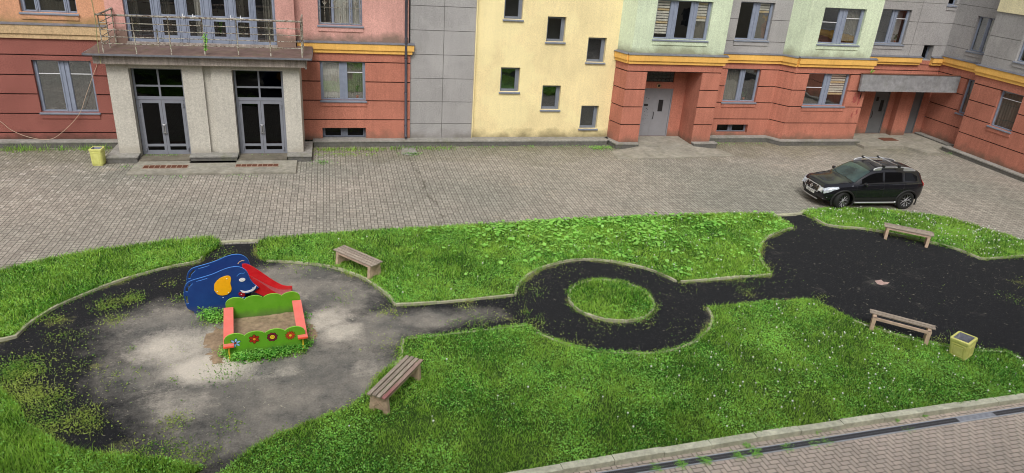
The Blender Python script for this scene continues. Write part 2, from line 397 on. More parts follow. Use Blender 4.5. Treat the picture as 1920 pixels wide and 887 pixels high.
M['bench_side'] = plain('bench_side_concrete', srgb(184, 160, 138), .9, var=.28, scale=9, bump=.5)

M['step_dark'] = concrete('threshold_concrete', srgb(118, 112, 100), .3, 5)
M['beige_opp'] = plain('opposite_render', srgb(150, 144, 128), .9, var=.1, scale=1.5)
M['pane_opp'] = plain('opposite_pane', srgb(60, 64, 68), .2)

def worn_paint(name, col, fade, dirt=srgb(96, 88, 74), rough=.45, scale=4):
    t = NT(name); a = t.noise(scale, detail=6, rough=.65); b = t.noise(28, detail=4, rough=.8); z = t.sep(t.P())[2]
    c = t.mix(t.ramp(a, .35, .72, 0, .45), col, fade)
    c = t.mix(t.ramp(b, .66, .72, 0, .55), c, fade)
    h = t.math('ADD', z, t.math('MULTIPLY', t.math('SUBTRACT', a, .5), .35)); c = t.mix(t.ramp(h, .24, .02, 0, .6), c, dirt)
    t.bsdf(c, t.ramp(a, .3, .7, rough, rough + .25), 0, .35); return t.m
M['rimsteel'] = plain('galvanised_rim', srgb(176, 180, 190), .45, .1, var=.12, scale=6)

# ---------------------------------------------------------------- ground
def sheet(name, poly, z, mat, kind='structure'):
    mb = MB(); n = len(poly); mb.add([(p[0], p[1], z) for p in poly], [tuple(range(n))]); o = mb.build(name, mat)
    a = sum(poly[i][0] * poly[(i + 1) % n][1] - poly[(i + 1) % n][0] * poly[i][1] for i in range(n))
    if a < 0: o.data.flip_normals()
    o['kind'] = kind; return o
sheet('courtyard_paving', [(-120, 3.34), (120, 15.0), (120, 160), (-120, 160)], 0, M['paving'])
sheet('near_paving', [(-120, -80), (120, -80), (120, 15.0), (-120, 3.34)], 0, M['herring'])

# ---------------------------------------------------------------- the building
house = tag(empty('apartment_building', (0, 29.6, 0)), 'apartment house with red, yellow, grey and pale green rendered sections and a balcony', 'building')
hinv = Matrix.Translation((0, -29.6, 0))
def hp(mb, name, mats, parent=None, **kw):      # a part of the house: geometry is given in world coordinates
    o = mb.build(name, mats, None, **kw)
    if parent is None or parent is house:
        o.data.transform(hinv); o.parent = house
    else:
        o.data.transform(hinv); o.parent = parent
    return o

class Plane:      # a vertical wall plane: u along d, n is the outward normal
    def __init__(s, o, d):
        L = math.hypot(*d); s.o = o; s.d = (d[0] / L, d[1] / L); s.n = (s.d[1], -s.d[0])
    def p(s, u, z, out=0.0): return (s.o[0] + s.d[0] * u + s.n[0] * out, s.o[1] + s.d[1] * u + s.n[1] * out, z)
    def box(s, mb, u0, u1, z0, z1, out0, out1, mi=0):
        return mb.hexa([s.p(u0, z0, out1), s.p(u1, z0, out1), s.p(u1, z0, out0), s.p(u0, z0, out0), s.p(u0, z1, out1), s.p(u1, z1, out1), s.p(u1, z1, out0), s.p(u0, z1, out0)], mi)

def grid(mb, pl, u0, u1, z0, z1, holes=(), hg=(), vg=(), hole_d=.2, g_d=.05, g_w=.046, out=0.0, mi=0, gmi=1, back=True):
    us = {u0, u1}; zs = {z0, z1}
    for h in holes: us |= {max(u0, h[0]), min(u1, h[1])}; zs |= {max(z0, h[2]), min(z1, h[3])}
    for g in hg: zs |= {g - g_w / 2, g + g_w / 2}
    for g in vg: us |= {g - g_w / 2, g + g_w / 2}
    us = sorted(u for u in us if u0 <= u <= u1); zs = sorted(z for z in zs if z0 <= z <= z1)
    def depth(i, j):
        if i < 0 or j < 0 or i >= len(us) - 1 or j >= len(zs) - 1: return None
        u = (us[i] + us[i + 1]) / 2; z = (zs[j] + zs[j + 1]) / 2
        for h in holes:
            if h[0] < u < h[1] and h[2] < z < h[3]: return ('h', h[4] if len(h) > 4 else hole_d)
        for g in hg:
            if abs(z - g) < g_w / 2: return ('g', g_d)
        for g in vg:
            if abs(u - g) < g_w / 2: return ('g', g_d)
        return ('w', 0.0)
    for i in range(len(us) - 1):
        for j in range(len(zs) - 1):
            k, d = depth(i, j); a, b, c, e = us[i], us[i + 1], zs[j], zs[j + 1]
            if k != 'h':
                mb.add([pl.p(a, c, out - d), pl.p(b, c, out - d), pl.p(b, e, out - d), pl.p(a, e, out - d)], [(0, 1, 2, 3)], gmi if k == 'g' else mi)
            for (ii, jj, p, q) in ((i - 1, j, (a, c), (a, e)), (i + 1, j, (b, e), (b, c)), (i, j - 1, (b, c), (a, c)), (i, j + 1, (a, e), (b, e))):
                nb = depth(ii, jj)
                nd = 0.0 if nb is None else nb[1]
                if nb is None and k == 'h' : nd = 0.0
                if nd < d - 1e-6 and not (nb is None and k == 'g'):
                    mb.add([pl.p(*p, out - nd), pl.p(*q, out - nd), pl.p(*q, out - d), pl.p(*p, out - d)], [(0, 1, 2, 3)], mi)
    return mb

RINGS = [1.05, 1.85, 2.63, 3.42]
def window(pl, u0, u1, z0, z1, panes, set_in=.14, parent=None, sill=True, mould=None, mould_mat=None, curtains=(), glassm='glass', frame='frame', inside='inside', ff=.055, label=None, depth=.55, transom=None, sill_out=.07, name='window', rails=()):
    """frame with pane holes, panes, sill, curtains and a dark room recess behind; panes: [(f0,f1)] as fractions of the width"""
    W = u1 - u0
    mb = MB(); hl = []
    for (a, b) in panes:
        pa, pb = u0 + W * a, u0 + W * b
        if transom: hl += [(pa, pb, z0 + ff, transom - .02), (pa, pb, transom + .02, z1 - ff)]
        else: hl.append((pa, pb, z0 + ff, z1 - ff))
    grid(mb, pl, u0, u1, z0, z1, [h + (.05,) for h in hl], out=-set_in)
    # raised sash strips beside every pane: the stacked profiles of a double casement
    for (a, b) in panes:
        pa, pb = u0 + W * a, u0 + W * b
        for (x0, x1) in ((pa - .05, pa - .012), (pb + .012, pb + .05)):
            if x0 > u0 + .002 and x1 < u1 - .002: pl.box(mb, x0, x1, z0 + .03, z1 - .03, -set_in - .01, -set_in + .022)
        pl.box(mb, pa - .04, pb + .04, z0 + .012, z0 + .045, -set_in - .01, -set_in + .02)
    for i in range(len(panes) - 1):      # slim centre strip between two sashes
        c = u0 + W * (panes[i][1] + panes[i + 1][0]) / 2
        pl.box(mb, c - .014, c + .014, z0 + .03, z1 - .03, -set_in - .01, -set_in + .034)
    win = hp(mb, name, [M[frame], M[frame]], parent, label=label)
    win_kids = []
    for k, h in enumerate(hl):
        gm = glassm[k % len(glassm)] if isinstance(glassm, (list, tuple)) else glassm
        g = MB(); pl.box(g, h[0], h[1], h[2], h[3], -set_in - .036, -set_in - .028); hp(g, 'pane', M[gm], win)
    for (k, zz) in rails:      # glazing bars inside a pane
        g = MB(); pl.box(g, hl[k][0], hl[k][1], zz - .012, zz + .012, -set_in - .027, -set_in - .012); hp(g, 'glazing_bar', M['white'] if frame != 'frame_dark' else M[frame], win)
    b = MB(); i0, i1, o0, o1 = u0 + .01, u1 - .01, -set_in - .06, -set_in - .06 - depth
    P = pl.p
    b.add([P(i0, z0, o1), P(i1, z0, o1), P(i1, z1, o1), P(i0, z1, o1)], [(0, 1, 2, 3)])
    for q in ((i0, z0, i0, z1), (i1, z1, i1, z0), (i1, z0, i0, z0), (i0, z1, i1, z1)):
        b.add([P(q[0], q[1], o0), P(q[2], q[3], o0), P(q[2], q[3], o1), P(q[0], q[1], o1)], [(0, 1, 2, 3)])
    hp(b, 'window_recess', M[inside], win)
    for c in curtains:      # (pane index, kind, z bottom fraction, material)
        h = hl[c[0]]; zb = h[2] + (h[3] - h[2]) * c[2]; cm = M[c[3]]
        if c[1] == 'blind':
            n = max(3, int((h[3] - zb) / .105)); sh = (h[3] - zb) / n; m_ = MB()
            for q in range(n):
                pl.box(m_, h[0] + .01, h[1] - .01, zb + q * sh + .03, zb + (q + 1) * sh, -set_in - .065, -set_in - .055, 1 if (q * 7 + c[0] * 3) % 5 == 3 else 0)
            hp(m_, 'zebra_blind', [cm, M['blind_warm']], win)
        else:
            m_ = MB(); n = 26; vs = []
            for q in range(n + 1):
                f = q / n; u = h[0] - .03 + (h[1] - h[0] + .06) * f; o_ = -set_in - .10 + .022 * math.sin(q * 1.9 + h[0] * 5) + .01 * math.sin(q * .7)
                vs += [P(u, zb, o_), P(u, h[3] + .04, o_)]
            m_.add(vs, [(2 * q, 2 * q + 2, 2 * q + 3, 2 * q + 1) for q in range(n)]); hp(m_, 'curtain', cm, win, smooth=True)
    if sill:
        s = MB()
        vs = [P(u0 - .05, z0 - .045, sill_out), P(u1 + .05, z0 - .045, sill_out), P(u1 + .05, z0 + .012, -set_in + .002), P(u0 - .05 + .05, z0 + .012, -set_in + .002)]
        s.hexa([P(u0 - .05, z0 - .075, sill_out), P(u1 + .05, z0 - .075, sill_out), P(u1 + .05, z0 - .03, .003), P(u0 - .05, z0 - .03, .003),
                P(u0 - .05, z0 - .04, sill_out), P(u1 + .05, z0 - .04, sill_out), P(u1 + .05, z0 - .012, .003), P(u0 - .05, z0 - .012, .003)])
        s.hexa([P(u0 + .002, z0 - .03, .004), P(u1 - .002, z0 - .03, .004), P(u1 - .002, z0 - .03, -set_in), P(u0 + .002, z0 - .03, -set_in),
                P(u0 + .002, z0 - .0125, .004), P(u1 - .002, z0 - .0125, .004), P(u1 - .002, z0 + .006, -set_in), P(u0 + .002, z0 + .006, -set_in)])
        hp(s, 'sill', M['sill'], win)
        if mould:
            s = MB(); pl.box(s, u0 - .02, u1 + .02, z0 - .24, z0 - .078, -.01, .035); hp(s, 'sill_moulding', M[mould], win)
    return win

def wall(pl, u0, u1, z0, z1, mat, holes=(), hg=(), vg=(), gm='groove', label=None, g_w=.046, g_d=.05):
    mb = MB(); grid(mb, pl, u0, u1, z0, z1, holes, hg, vg, g_w=g_w, g_d=g_d)
    return hp(mb, 'wall', [M[mat], M[gm]], None, label=label)

def cornice(pl, u0, u1, z0, z1, mat, out=.12, e0=0.0, e1=0.0, flash=True, label=None):
    mb = MB(); zm = z0 + (z1 - z0) * .36
    pl.box(mb, u0 - e0 * .5, u1 + e1 * .5, z0, zm - .003, -.05, out * .62); pl.box(mb, u0 - e0, u1 + e1, zm, z1, -.05, out)
    if flash:
        P = pl.p; a, b = u0 - e0 - .02, u1 + e1 + .02
        mb.hexa([P(a, z1 + .003, out + .03), P(b, z1 + .003, out + .03), P(b, z1 + .003, -.02), P(a, z1 + .003, -.02), P(a, z1 + .02, out + .03), P(b, z1 + .02, out + .03), P(b, z1 + .075, -.02), P(a, z1 + .075, -.02)], 1)
    return hp(mb, 'cornice', [M[mat], M['flash']], None, label=label)

TOP = 11.5
# --- left red section
A = Plane((0, 29.6), (1, 0))
wall(A, -22, -7.5, .2, 4.1, 'red_dark', [(-10.68, -8.72, 1.30, 3.24)], [.5, 1.24, 1.98, 2.69, 3.42], label='dark red grooved ground floor wall')
wall(A, -22, -7.7, 4.1, TOP, 'orange', [(-10.68, -8.87, 4.93, 6.7)], label='orange upper wall')
wall(A, -7.7, 3.12, .2, 4.1, 'red', [(-.48, 1.30, 1.86, 3.43), (-.48, 1.28, .23, .70, .3)], RINGS, label='brick red grooved wall beside the downpipe')
wall(A, -1.4, 3.05, 4.1, TOP, 'pink', [(-.46, 1.22, 4.84, 6.7)], label='pink upper wall')
cornice(A, -22, -7.9, 4.02, 4.5, 'beige', .12, label='weathered beige cornice')
cornice(A, -1.3, 3.12, 3.78, 4.16, 'ochre', .12, e1=.14, label='ochre yellow cornice')
window(A, -10.68, -8.72, 1.30, 3.24, [(.06, .42), (.60, .955)], glassm='glass_film', mould='red_dark', inside='inside', curtains=[(0, 'c', 0, 'curtain_dark'), (1, 'c', 0, 'curtain_dark')], rails=[(0, 2.72), (1, 2.72)])
window(A, -10.68, -8.87, 4.93, 6.7, [(.07, .24), (.33, .76), (.86, .97)], glassm='glass_film', mould='orange', curtains=[(1, 'c', 0, 'curtain')])
window(A, -.48, 1.30, 1.86, 3.43, [(.06, .42), (.60, .94)], curtains=[(0, 'c', 0, 'curtain'), (1, 'c', 0, 'curtain_dark')], mould='red', rails=[(1, 2.98)])
wb = window(A, -.48, 1.28, .25, .70, [(.06, .42), (.58, .94)], set_in=.24, sill=False, frame='frame_dark', glassm='glass_dark')
window(A, -.46, 1.22, 4.84, 6.7, [(.06, .30), (.36, .70), (.78, .94)], mould='pink', curtains=[(1, 'c', 0, 'curtain'), (2, 'c', 0, 'curtain')], glassm='glass')
# window bars with scrolls
g = MB()
for k in range(9):
    u = -.40 + k * .195; g.tube([A.p(u, 4.88, -.02), A.p(u, 6.6, -.02)], .009, 6)
for z in (4.93, 5.5): g.tube([A.p(-.45, z, -.02), A.p(1.2, z, -.02)], .009, 6)
for k in range(4):
    cu = -.2 + k * .39
    for sg in (-1, 1):
        g.tube([A.p(cu + sg * .09 * (1 - t / 14) * math.cos(t * .7), 5.66 + .09 * (1 - t / 14) * math.sin(t * .7), -.015) for t in range(13)], .008, 5)
hp(g, 'window_grille', M['rail'], None)

# --- grey and yellow sections
B = Plane((0, 29.68), (1, 0))
wall(B, 3.12, 5.82, .2, TOP, 'grey', [], [.88, 1.82, 2.80, 3.78, 4.75, 5.70, 6.66, 7.6], [4.49], gm='groove_grey', g_w=.024, g_d=.015, label='grey panelled wall')
C_ = Plane((0, 29.78), (1, 0))
yw = [(6.98, 7.78, 5.30, 6.4), (8.88, 9.70, 4.44, 5.47), (10.78, 11.62, 3.62, 4.67), (6.99, 7.84, 2.27, 3.31), (8.90, 9.75, 1.50, 2.57), (10.79, 11.62, .64, 1.69)]
wall(C_, 5.82, 12.25, .2, TOP, 'yellow', [y + (.22,) for y in yw], [.60], [], gm='yellow', g_w=.012, g_d=.006, label='pale yellow stairwell wall')
mb = MB(); mb.box(5.80, 5.84, 29.62, 29.8, .2, TOP); hp(mb, 'wall_edge', M['yellow'])
lb = ['highest small stair window, at the top edge of the yellow wall', 'small stair window, second from the top', 'small stair window, third from the top, beside the green bay', 'left small stair window of the lower row', 'middle small stair window of the lower row', 'lowest small stair window of the yellow wall']
for y, l in zip(yw, lb):
    window(C_, *y, [(.10, .80)], set_in=.17, inside='stair_grey', frame='sill', glassm='glass_stair', ff=.09, label=l, depth=.5)

# --- downpipe
mb = MB(); mb.tube([(2.93, 29.5, 9), (2.93, 29.5, .46), (2.93, 29.45, .38), (2.93, 29.36, .33)], .055, 10)
for z in (.8, 2.2, 3.6, 4.4, 6.0): mb.tube([(2.93, 29.5, z), (2.93, 29.5, z + .05)], .067, 10)
hp(mb, 'downpipe', M['pipe'], smooth=True)

# --- entrance block with two glazed doors
T = Plane((0, 27.75), (1, 0))
mb2 = MB(); grid(mb2, T, -7.72, -1.2, .06, 3.6, [(-7.02, -5.27, .06, 3.38, .34), (-3.58, -1.80, .06, 3.38, .34)], vg=[-4.43], g_w=.27, g_d=.12, gmi=0)
mb2.add([(-7.72, 29.6, .24), (-7.72, 27.75, .24), (-7.72, 27.75, 3.6), (-7.72, 29.6, 3.6)], [(0, 1, 2, 3)])
mb2.add([(-1.2, 27.75, .24), (-1.2, 29.6, .24), (-1.2, 29.6, 3.6), (-1.2, 27.75, 3.6)], [(0, 1, 2, 3)])
hp(mb2, 'entrance_block', [M['tamb']], None, label='light grey rendered entrance block')
def glazed_door(x0, x1, lab):
    D = Plane((0, 28.07), (1, 0)); W = x1 - x0; zt = 3.36; zb = .1
    mb = MB(); xm = (x0 + x1) / 2
    ho = [(x0 + .07, xm - .03, 2.30, 2.66), (xm + .03, x1 - .07, 2.30, 2.66), (x0 + .07, xm - .03, 2.72, zt - .07), (xm + .03, x1 - .07, 2.72, zt - .07), (x0 + .09, x1 - .09, zb, 2.18)]
    grid(mb, D, x0, x1, zb, zt, [h + (.06,) for h in ho])
    D.box(mb, x0 + .04, x1 - .04, 2.19, 2.215, 0, .02)
    fr = hp(mb, 'door', [M['alu'], M['alu']], None, label=lab)
    for h in ho[:4]:
        g = MB(); D.box(g, h[0], h[1], h[2], h[3], -.045, -.035); hp(g, 'transom_pane', M['glass_dark'], fr)
    for sgn, a, b in ((-1, x0 + .095, xm - .004), (1, xm + .004, x1 - .095)):
        L = MB(); hh = [(a + .095, b - .095, .50, 2.06, .04), (a + .095, b - .095, .26, .41, .04)]
        grid(L, D, a, b, zb + .01, 2.175, hh, out=.005)
        hp(L, 'door_leaf', [M['alu'], M['alu']], fr)
        for h in hh:
            g = MB(); D.box(g, h[0], h[1], h[2], h[3], -.03, -.02); hp(g, 'leaf_pane', M['glass_dark'], fr)
        hx = (b - .05) if sgn < 0 else (a + .05); k = MB(); o = sgn * .085 * -1
        P = lambda u, z, q: D.p(u, z, q)
        pts = [P(hx, .93, .01), P(hx, .93, .07), P(hx + o * .9, .96, .075), P(hx + o, 1.02, .075), P(hx + o, 1.18, .075), P(hx + o * .9, 1.24, .075), P(hx, 1.27, .07), P(hx, 1.27, .01)]
        k.tube(pts, .017, 8); hp(k, 'handle', M['chrome'], fr, smooth=True)
        k = MB()
        for zz in (.3, 1.98): 
            hxx = (a + .03) if sgn < 0 else (b - .03); k.tube([P(hxx, zz - .06, .03), P(hxx, zz + .06, .03)], .028, 8)
        hp(k, 'hinge', M['alu'], fr)
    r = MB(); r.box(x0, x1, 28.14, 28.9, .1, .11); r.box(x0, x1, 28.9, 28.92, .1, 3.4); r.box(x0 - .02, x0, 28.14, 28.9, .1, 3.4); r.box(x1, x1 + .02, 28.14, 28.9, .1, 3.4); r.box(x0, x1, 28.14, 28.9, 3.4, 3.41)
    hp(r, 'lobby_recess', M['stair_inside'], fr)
glazed_door(-7.0, -5.29, 'left glazed double door of the grey entrance block')
glazed_door(-3.56, -1.82, 'right glazed double door of the grey entrance block')
# plinth feet, thresholds and step
def plinth(poly, z=.25, cap=.06, name='plinth', over=.025):
    mb = MB(); mb.prism(offset_poly(poly, -over), 0, z - cap); mb.prism(poly, z - cap + .001, z, 1)
    return hp(mb, name, [M['ledge'], M['ledge_top']], bevel=.008)
plinth([(-8.08, 27.28), (-7.02, 27.28), (-7.02, 27.8), (-7.66, 27.8), (-7.66, 29.25), (-8.08, 29.25)])
plinth([(-5.27, 27.28), (-3.58, 27.28), (-3.58, 27.9), (-5.27, 27.9)])
plinth([(-1.80, 27.28), (-.88, 27.28), (-.88, 29.2), (-1.25, 29.2), (-1.25, 27.8), (-1.80, 27.8)])
for a_, b_ in ((-7.01, -5.28), (-3.57, -1.81)): hp(MB().box(a_, b_, 27.27, 28.2, 0, .105), 'threshold', M['step_dark'])
mb = MB(); mb.prism([(-7.13, 25.92), (-1.43, 25.88), (-1.43, 27.26), (-7.0, 27.26)], 0, .085); mb.box(-5.25, -3.6, 27.0, 27.27, 0, .085); hp(mb, 'entrance_step', M['step'], bevel=.012)
mb = MB()
for k in range(3): pass
# slab and balcony
S_ = MB()
S_.box(-8.0, -.92, 27.42, 29.59, 3.58, 3.90)
hp(S_, 'balcony_slab', M['slab'])
S_ = MB(); e = .11
vs = [(-8.22, 27.22, 3.905), (-.72, 27.22, 3.905), (-.72, 29.58, 3.905), (-8.22, 29.58, 3.905), (-8.22, 27.22, 3.945), (-.72, 27.22, 3.945), (-.72, 29.58, 4.02), (-8.22, 29.58, 4.02)]
S_.hexa(vs); 
roof_m = concrete('balcony_sheet_covering', srgb(116, 98, 92), .5, 4)
hp(S_, 'balcony_floor', roof_m)
S_ = MB(); S_.box(-8.24, -.70, 27.19, 27.225, 3.895, 3.955); S_.box(-8.245, -8.222, 27.19, 29.58, 3.895, 3.96); S_.box(-.718, -.70, 27.19, 29.58, 3.895, 3.96)
hp(S_, 'drip_edge', M['flash'])
# bay behind the balcony
Bw = Plane((0, 29.2), (1, 0))
wall(Bw, -7.84, -1.33, 4.0, TOP, 'pink', [(-7.24, -2.02, 4.0, 6.9, .25)], label='pink bay wall behind the balcony')
hp(MB().add([(-7.84, 29.6, 4), (-7.84, 29.2, 4), (-7.84, 29.2, TOP), (-7.84, 29.6, TOP)], [(0, 1, 2, 3)]), 'wall', M['pink'])
hp(MB().add([(-1.33, 29.2, 4), (-1.33, 29.6, 4), (-1.33, 29.6, TOP), (-1.33, 29.2, TOP)], [(0, 1, 2, 3)]), 'wall', M['pink'])
def balcony_glazing():
    x0, x1 = -7.24, -2.02; D = Plane((0, 29.33), (1, 0)); mb = MB(); z0, z1 = 4.05, 6.9
    sec = [(-7.12, -6.36, 'f'), (-6.02, -5.53, 'd'), (-5.13, -4.66, 'd'), (-4.27, -3.82, 'd'), (-3.42, -2.97, 'd'), (-2.72, -2.13, 'f')]
    ho = []
    for a, b, k in sec:
        if k == 'f': ho += [(a, b, 4.15, 4.92), (a, b, 5.00, 6.8)]
        else: ho += [(a + .02, b - .02, 4.30, 4.86), (a, b, 5.05, 6.75)]
    grid(mb, D, x0, x1, z0, z1, [h + (.05,) for h in ho])
    for a, b, k in sec:
        for q in (a - .07, a - .13, b + .03, b + .09): 
            if q > x0 + .02 and q + .04 < x1: D.box(mb, q, q + .035, z0 + .02, z1, -.01, .025)
    fr = hp(mb, 'balcony_door_front', [M['frame'], M['frame']], None)
    for i, h in enumerate(ho):
        g = MB(); D.box(g, h[0], h[1], h[2], h[3], -.036, -.028); hp(g, 'pane', M['glass'], fr)
    for xh in (-5.30, -4.95, -3.63, -3.28):
        k = MB(); k.tube([D.p(xh, 5.0, .02), D.p(xh, 5.0, .06), D.p(xh + .1, 5.02, .06)], .012, 6); D.box(k, xh - .015, xh + .015, 4.9, 5.1, .02, .032); hp(k, 'handle', M['white'], fr)
    r = MB(); P = D.p
    r.add([P(x0, z0, -1.2), P(x1, z0, -1.2), P(x1, z1, -1.2), P(x0, z1, -1.2)], [(0, 1, 2, 3)]); r.add([P(x0, z0, -.06), P(x1, z0, -.06), P(x1, z0, -1.2), P(x0, z0, -1.2)], [(0, 1, 2, 3)])
    r.add([P(x0, z0, -.06), P(x0, z1, -.06), P(x0, z1, -1.2), P(x0, z0, -1.2)], [(0, 1, 2, 3)]); r.add([P(x1, z1, -.06), P(x1, z0, -.06), P(x1, z0, -1.2), P(x1, z1, -1.2)], [(0, 1, 2, 3)])
    hp(r, 'room_recess', M['inside'], fr)
    for (a, b, m_) in ((-7.2, -6.9, 'curtain_dark'), (-6.1, -5.8, 'curtain_dark'), (-4.95, -4.5, 'curtain'), (-3.5, -3.2, 'curtain_dark'), (-2.5, -2.1, 'curtain_dark')):
        c = MB(); vs = []
        for q in range(13): u = a + (b - a) * q / 12; vs += [P(u, z0, -.5 + .04 * math.sin(q * 2.1)), P(u, z1, -.5 + .04 * math.sin(q * 2.1))]
        c.add(vs, [(2 * q, 2 * q + 2, 2 * q + 3, 2 * q + 1) for q in range(12)]); hp(c, 'curtain', M[m_], fr)
balcony_glazing()
mb = MB(); mb.box(-7.26, -2.0, 29.12, 29.22, 3.99, 4.07); hp(mb, 'door_sill', M['slab'])
# railing
ry = 27.42; rz = [4.27, 4.50, 4.73, 4.96]; mb = MB()
posts = [-7.62, -6.58, -5.84, -5.46, -4.36, -3.24, -2.14, -1.05]
mb.tube([(-7.72, ry, 5.22), (-.98, ry, 5.22)], .034, 10)
r0 = hp(mb, 'balcony_railing', M['rail'], smooth=True)
for x in posts:
    k = MB(); k.tube([(x, ry, 3.95 if x != -5.84 else 4.22), (x, ry, 5.2 if x != -5.84 else 4.8)], .021, 8); hp(k, 'railing_post', M['rail'], r0, smooth=True)
for z in rz:
    k = MB(); k.tube([(-7.62, ry, z), (-1.05, ry, z)], .015, 6); hp(k, 'railing_bar', M['rail'], r0)
for x in (-7.62, -1.05):
    k = MB(); k.tube([(x, ry, 5.22), (x, 29.18, 5.22)], .034, 8); hp(k, 'side_handrail', M['rail'], r0, smooth=True)
    for z in rz: k = MB(); k.tube([(x, ry, z), (x, 29.18, z)], .014, 6); hp(k, 'railing_bar', M['rail'], r0)
    for y in (28.3, 29.12): k = MB(); k.tube([(x, y, 3.97), (x, y, 5.2)], .02, 6); hp(k, 'railing_post', M['rail'], r0)

# --- portal section
pf = Plane((0, 28.95), (1, 0))
mb = MB(); grid(mb, pf, 12.42, 16.95, .1, 3.75, [(13.36, 16.02, .1, 3.40, 1.35)], RINGS)
hp(mb, 'wall', [M['red'], M['groove']], label='brick red portal frame of the recessed grey door')
def slant(x0, y0, x1, y1): return Plane((x0, y0), (x1 - x0, y1 - y0)), math.hypot(x1 - x0, y1 - y0)
sp, L = slant(12.17, 29.78, 12.42, 28.95); wall(sp, 0, L, .2, 3.75, 'red', (), RINGS, label='slanted side of the portal')
sp2, L2 = slant(16.95, 28.95, 16.95, 30.02)
m_ = Plane((16.95, 28.95), (0, 1)); wall(m_, 0, 1.07, .2, 3.75, 'red', (), RINGS)
# the recess behind the portal
pb = Plane((0, 30.3), (1, 0))
wall(pb, 13.3, 16.05, .1, 3.45, 'red', [(13.9, 15.42, .12, 2.40, .12), (13.72, 15.36, 2.70, 3.2, .1)], label='red wall inside the portal')
mb = MB()
for r_ in range(3):
    for c in range(8): pb.box(mb, 13.73 + c * .204, 13.73 + c * .204 + .194, 2.705 + r_ * .166, 2.705 + r_ * .166 + .156, -.09, -.03)
hp(mb, 'glass_block_window', M['glassblock'], bevel=.01)
def steel_door(pl, x0, x1, z0, z1, split, win, mat, lab, handle_x):
    mb = MB()
    pl.box(mb, x0, x0 + .05, z0, z1, -.1, -.02); pl.box(mb, x1 - .05, x1, z0, z1, -.1, -.02); pl.box(mb, x0 + .05, x1 - .05, z1 - .05, z1, -.1, -.02)
    d = hp(mb, 'door', M[mat], label=lab)
    xs = [x0 + .055] + ([split] if split else []) + [x1 - .055]
    for i in range(len(xs) - 1):
        k = MB(); ho = [w + (.03,) for w in win if xs[i] < w[0] < xs[i + 1]]
        grid(k, pl, xs[i] + .003, xs[i + 1] - .003, z0 + .01, z1 - .055, ho, out=-.05); hp(k, 'door_leaf', [M[mat], M[mat]], d)
    for w in win:
        k = MB(); pl.box(k, w[0], w[1], w[2], w[3], -.085, -.078); hp(k, 'door_window', M['dark'], d)
    if handle_x:
        k = MB(); k.tube([pl.p(handle_x, .95, -.05), pl.p(handle_x - .01, .97, .0), pl.p(handle_x, 1.12, .02), pl.p(handle_x + .01, 1.27, .0), pl.p(handle_x, 1.29, -.05)], .013, 6); hp(k, 'handle', M['dark'], d, smooth=True)
    return d
dr = steel_door(pb, 13.9, 15.42, .12, 2.40, 14.47, [(14.78, 15.02, 1.30, 1.86)], 'steel_door', 'grey two leaf steel door inside the portal', 14.57)
# torn notices on the narrow leaf
mb = MB(); q_ = random.Random(5)
for k in range(26):
    u = 14.18 + q_.gauss(0, .08); z = 1.25 + q_.gauss(0, .28); s = q_.uniform(.008, .03)
    pl_ = pb; pl_.box(mb, u, u + s * q_.uniform(.6, 2), z, z + s, -.05, -.047)
pb.box(mb, 14.06, 14.26, 1.56, 1.66, -.05, -.046)
hp(mb, 'torn_notices', M['dark'], dr)
lm = MB(); Mx = Matrix.Translation((14.62, 30.24, 2.54)) @ Matrix.Rotation(R(90), 4, 'X')
lm.lathe([(0.0, .03), (.05, .028), (.05, -.02)], 20, Mx, 1)
lm.lathe([(.085, -.06), (.10, -.01), (.085, .035), (.07, .035), (.066, -.02)], 20, Mx, 0)
hp(lm, 'porch_lamp', [M['beige'], M['dark']], smooth=True)
mb = MB(); mb.prism([(13.35, 28.72), (16.05, 28.72), (16.05, 30.3), (13.35, 30.3)], 0, .12); hp(mb, 'porch_floor', M['step'])
mb = MB(); mb.prism([(11.85, 28.3), (11.78, 27.22), (14.2, 27.2), (17.5, 27.5), (17.3, 28.45), (16.0, 28.70), (13.3, 28.70)], 0, [.02, .015, .05, .015, .02, .11, .11]); hp(mb, 'entrance_ramp', M['step'])
plinth([(12.0, 29.75), (12.2, 28.66), (13.32, 28.66), (13.32, 28.93), (12.45, 28.93), (12.2, 29.75)])
plinth([(16.03, 28.68), (17.25, 28.68), (17.25, 29.0), (16.03, 29.0)])
cornice(pf, 12.42, 16.95, 3.76, 4.14, 'ochre', .14, e0=.06, e1=.12, label='ochre yellow cornice over the portal')
cornice(sp, 0, L, 3.76, 4.14, 'ochre', .14)
# green bay above the portal
gb = Plane((0, 29.08), (1, 0))
wall(gb, 12.55, 16.95, 4.14, TOP, 'green', [(13.45, 16.03, 4.80, 6.42)], label='pale green bay above the portal')
sp3, L3 = slant(12.17, 29.78, 12.55, 29.08); wall(sp3, 0, L3, 4.14, TOP, 'green')
wall(Plane((16.95, 29.08), (0, 1)), 0, .95, 4.14, TOP, 'green')
window(gb, 13.45, 16.03, 4.80, 6.42, [(.03, .26), (.40, .63), (.76, .95)], mould='green', glassm=['glass', 'glass_mid', 'glass'], curtains=[(0, 'blind', .08, 'blind'), (2, 'blind', .46, 'blind'), (2, 'c', 0, 'curtain_dark')])

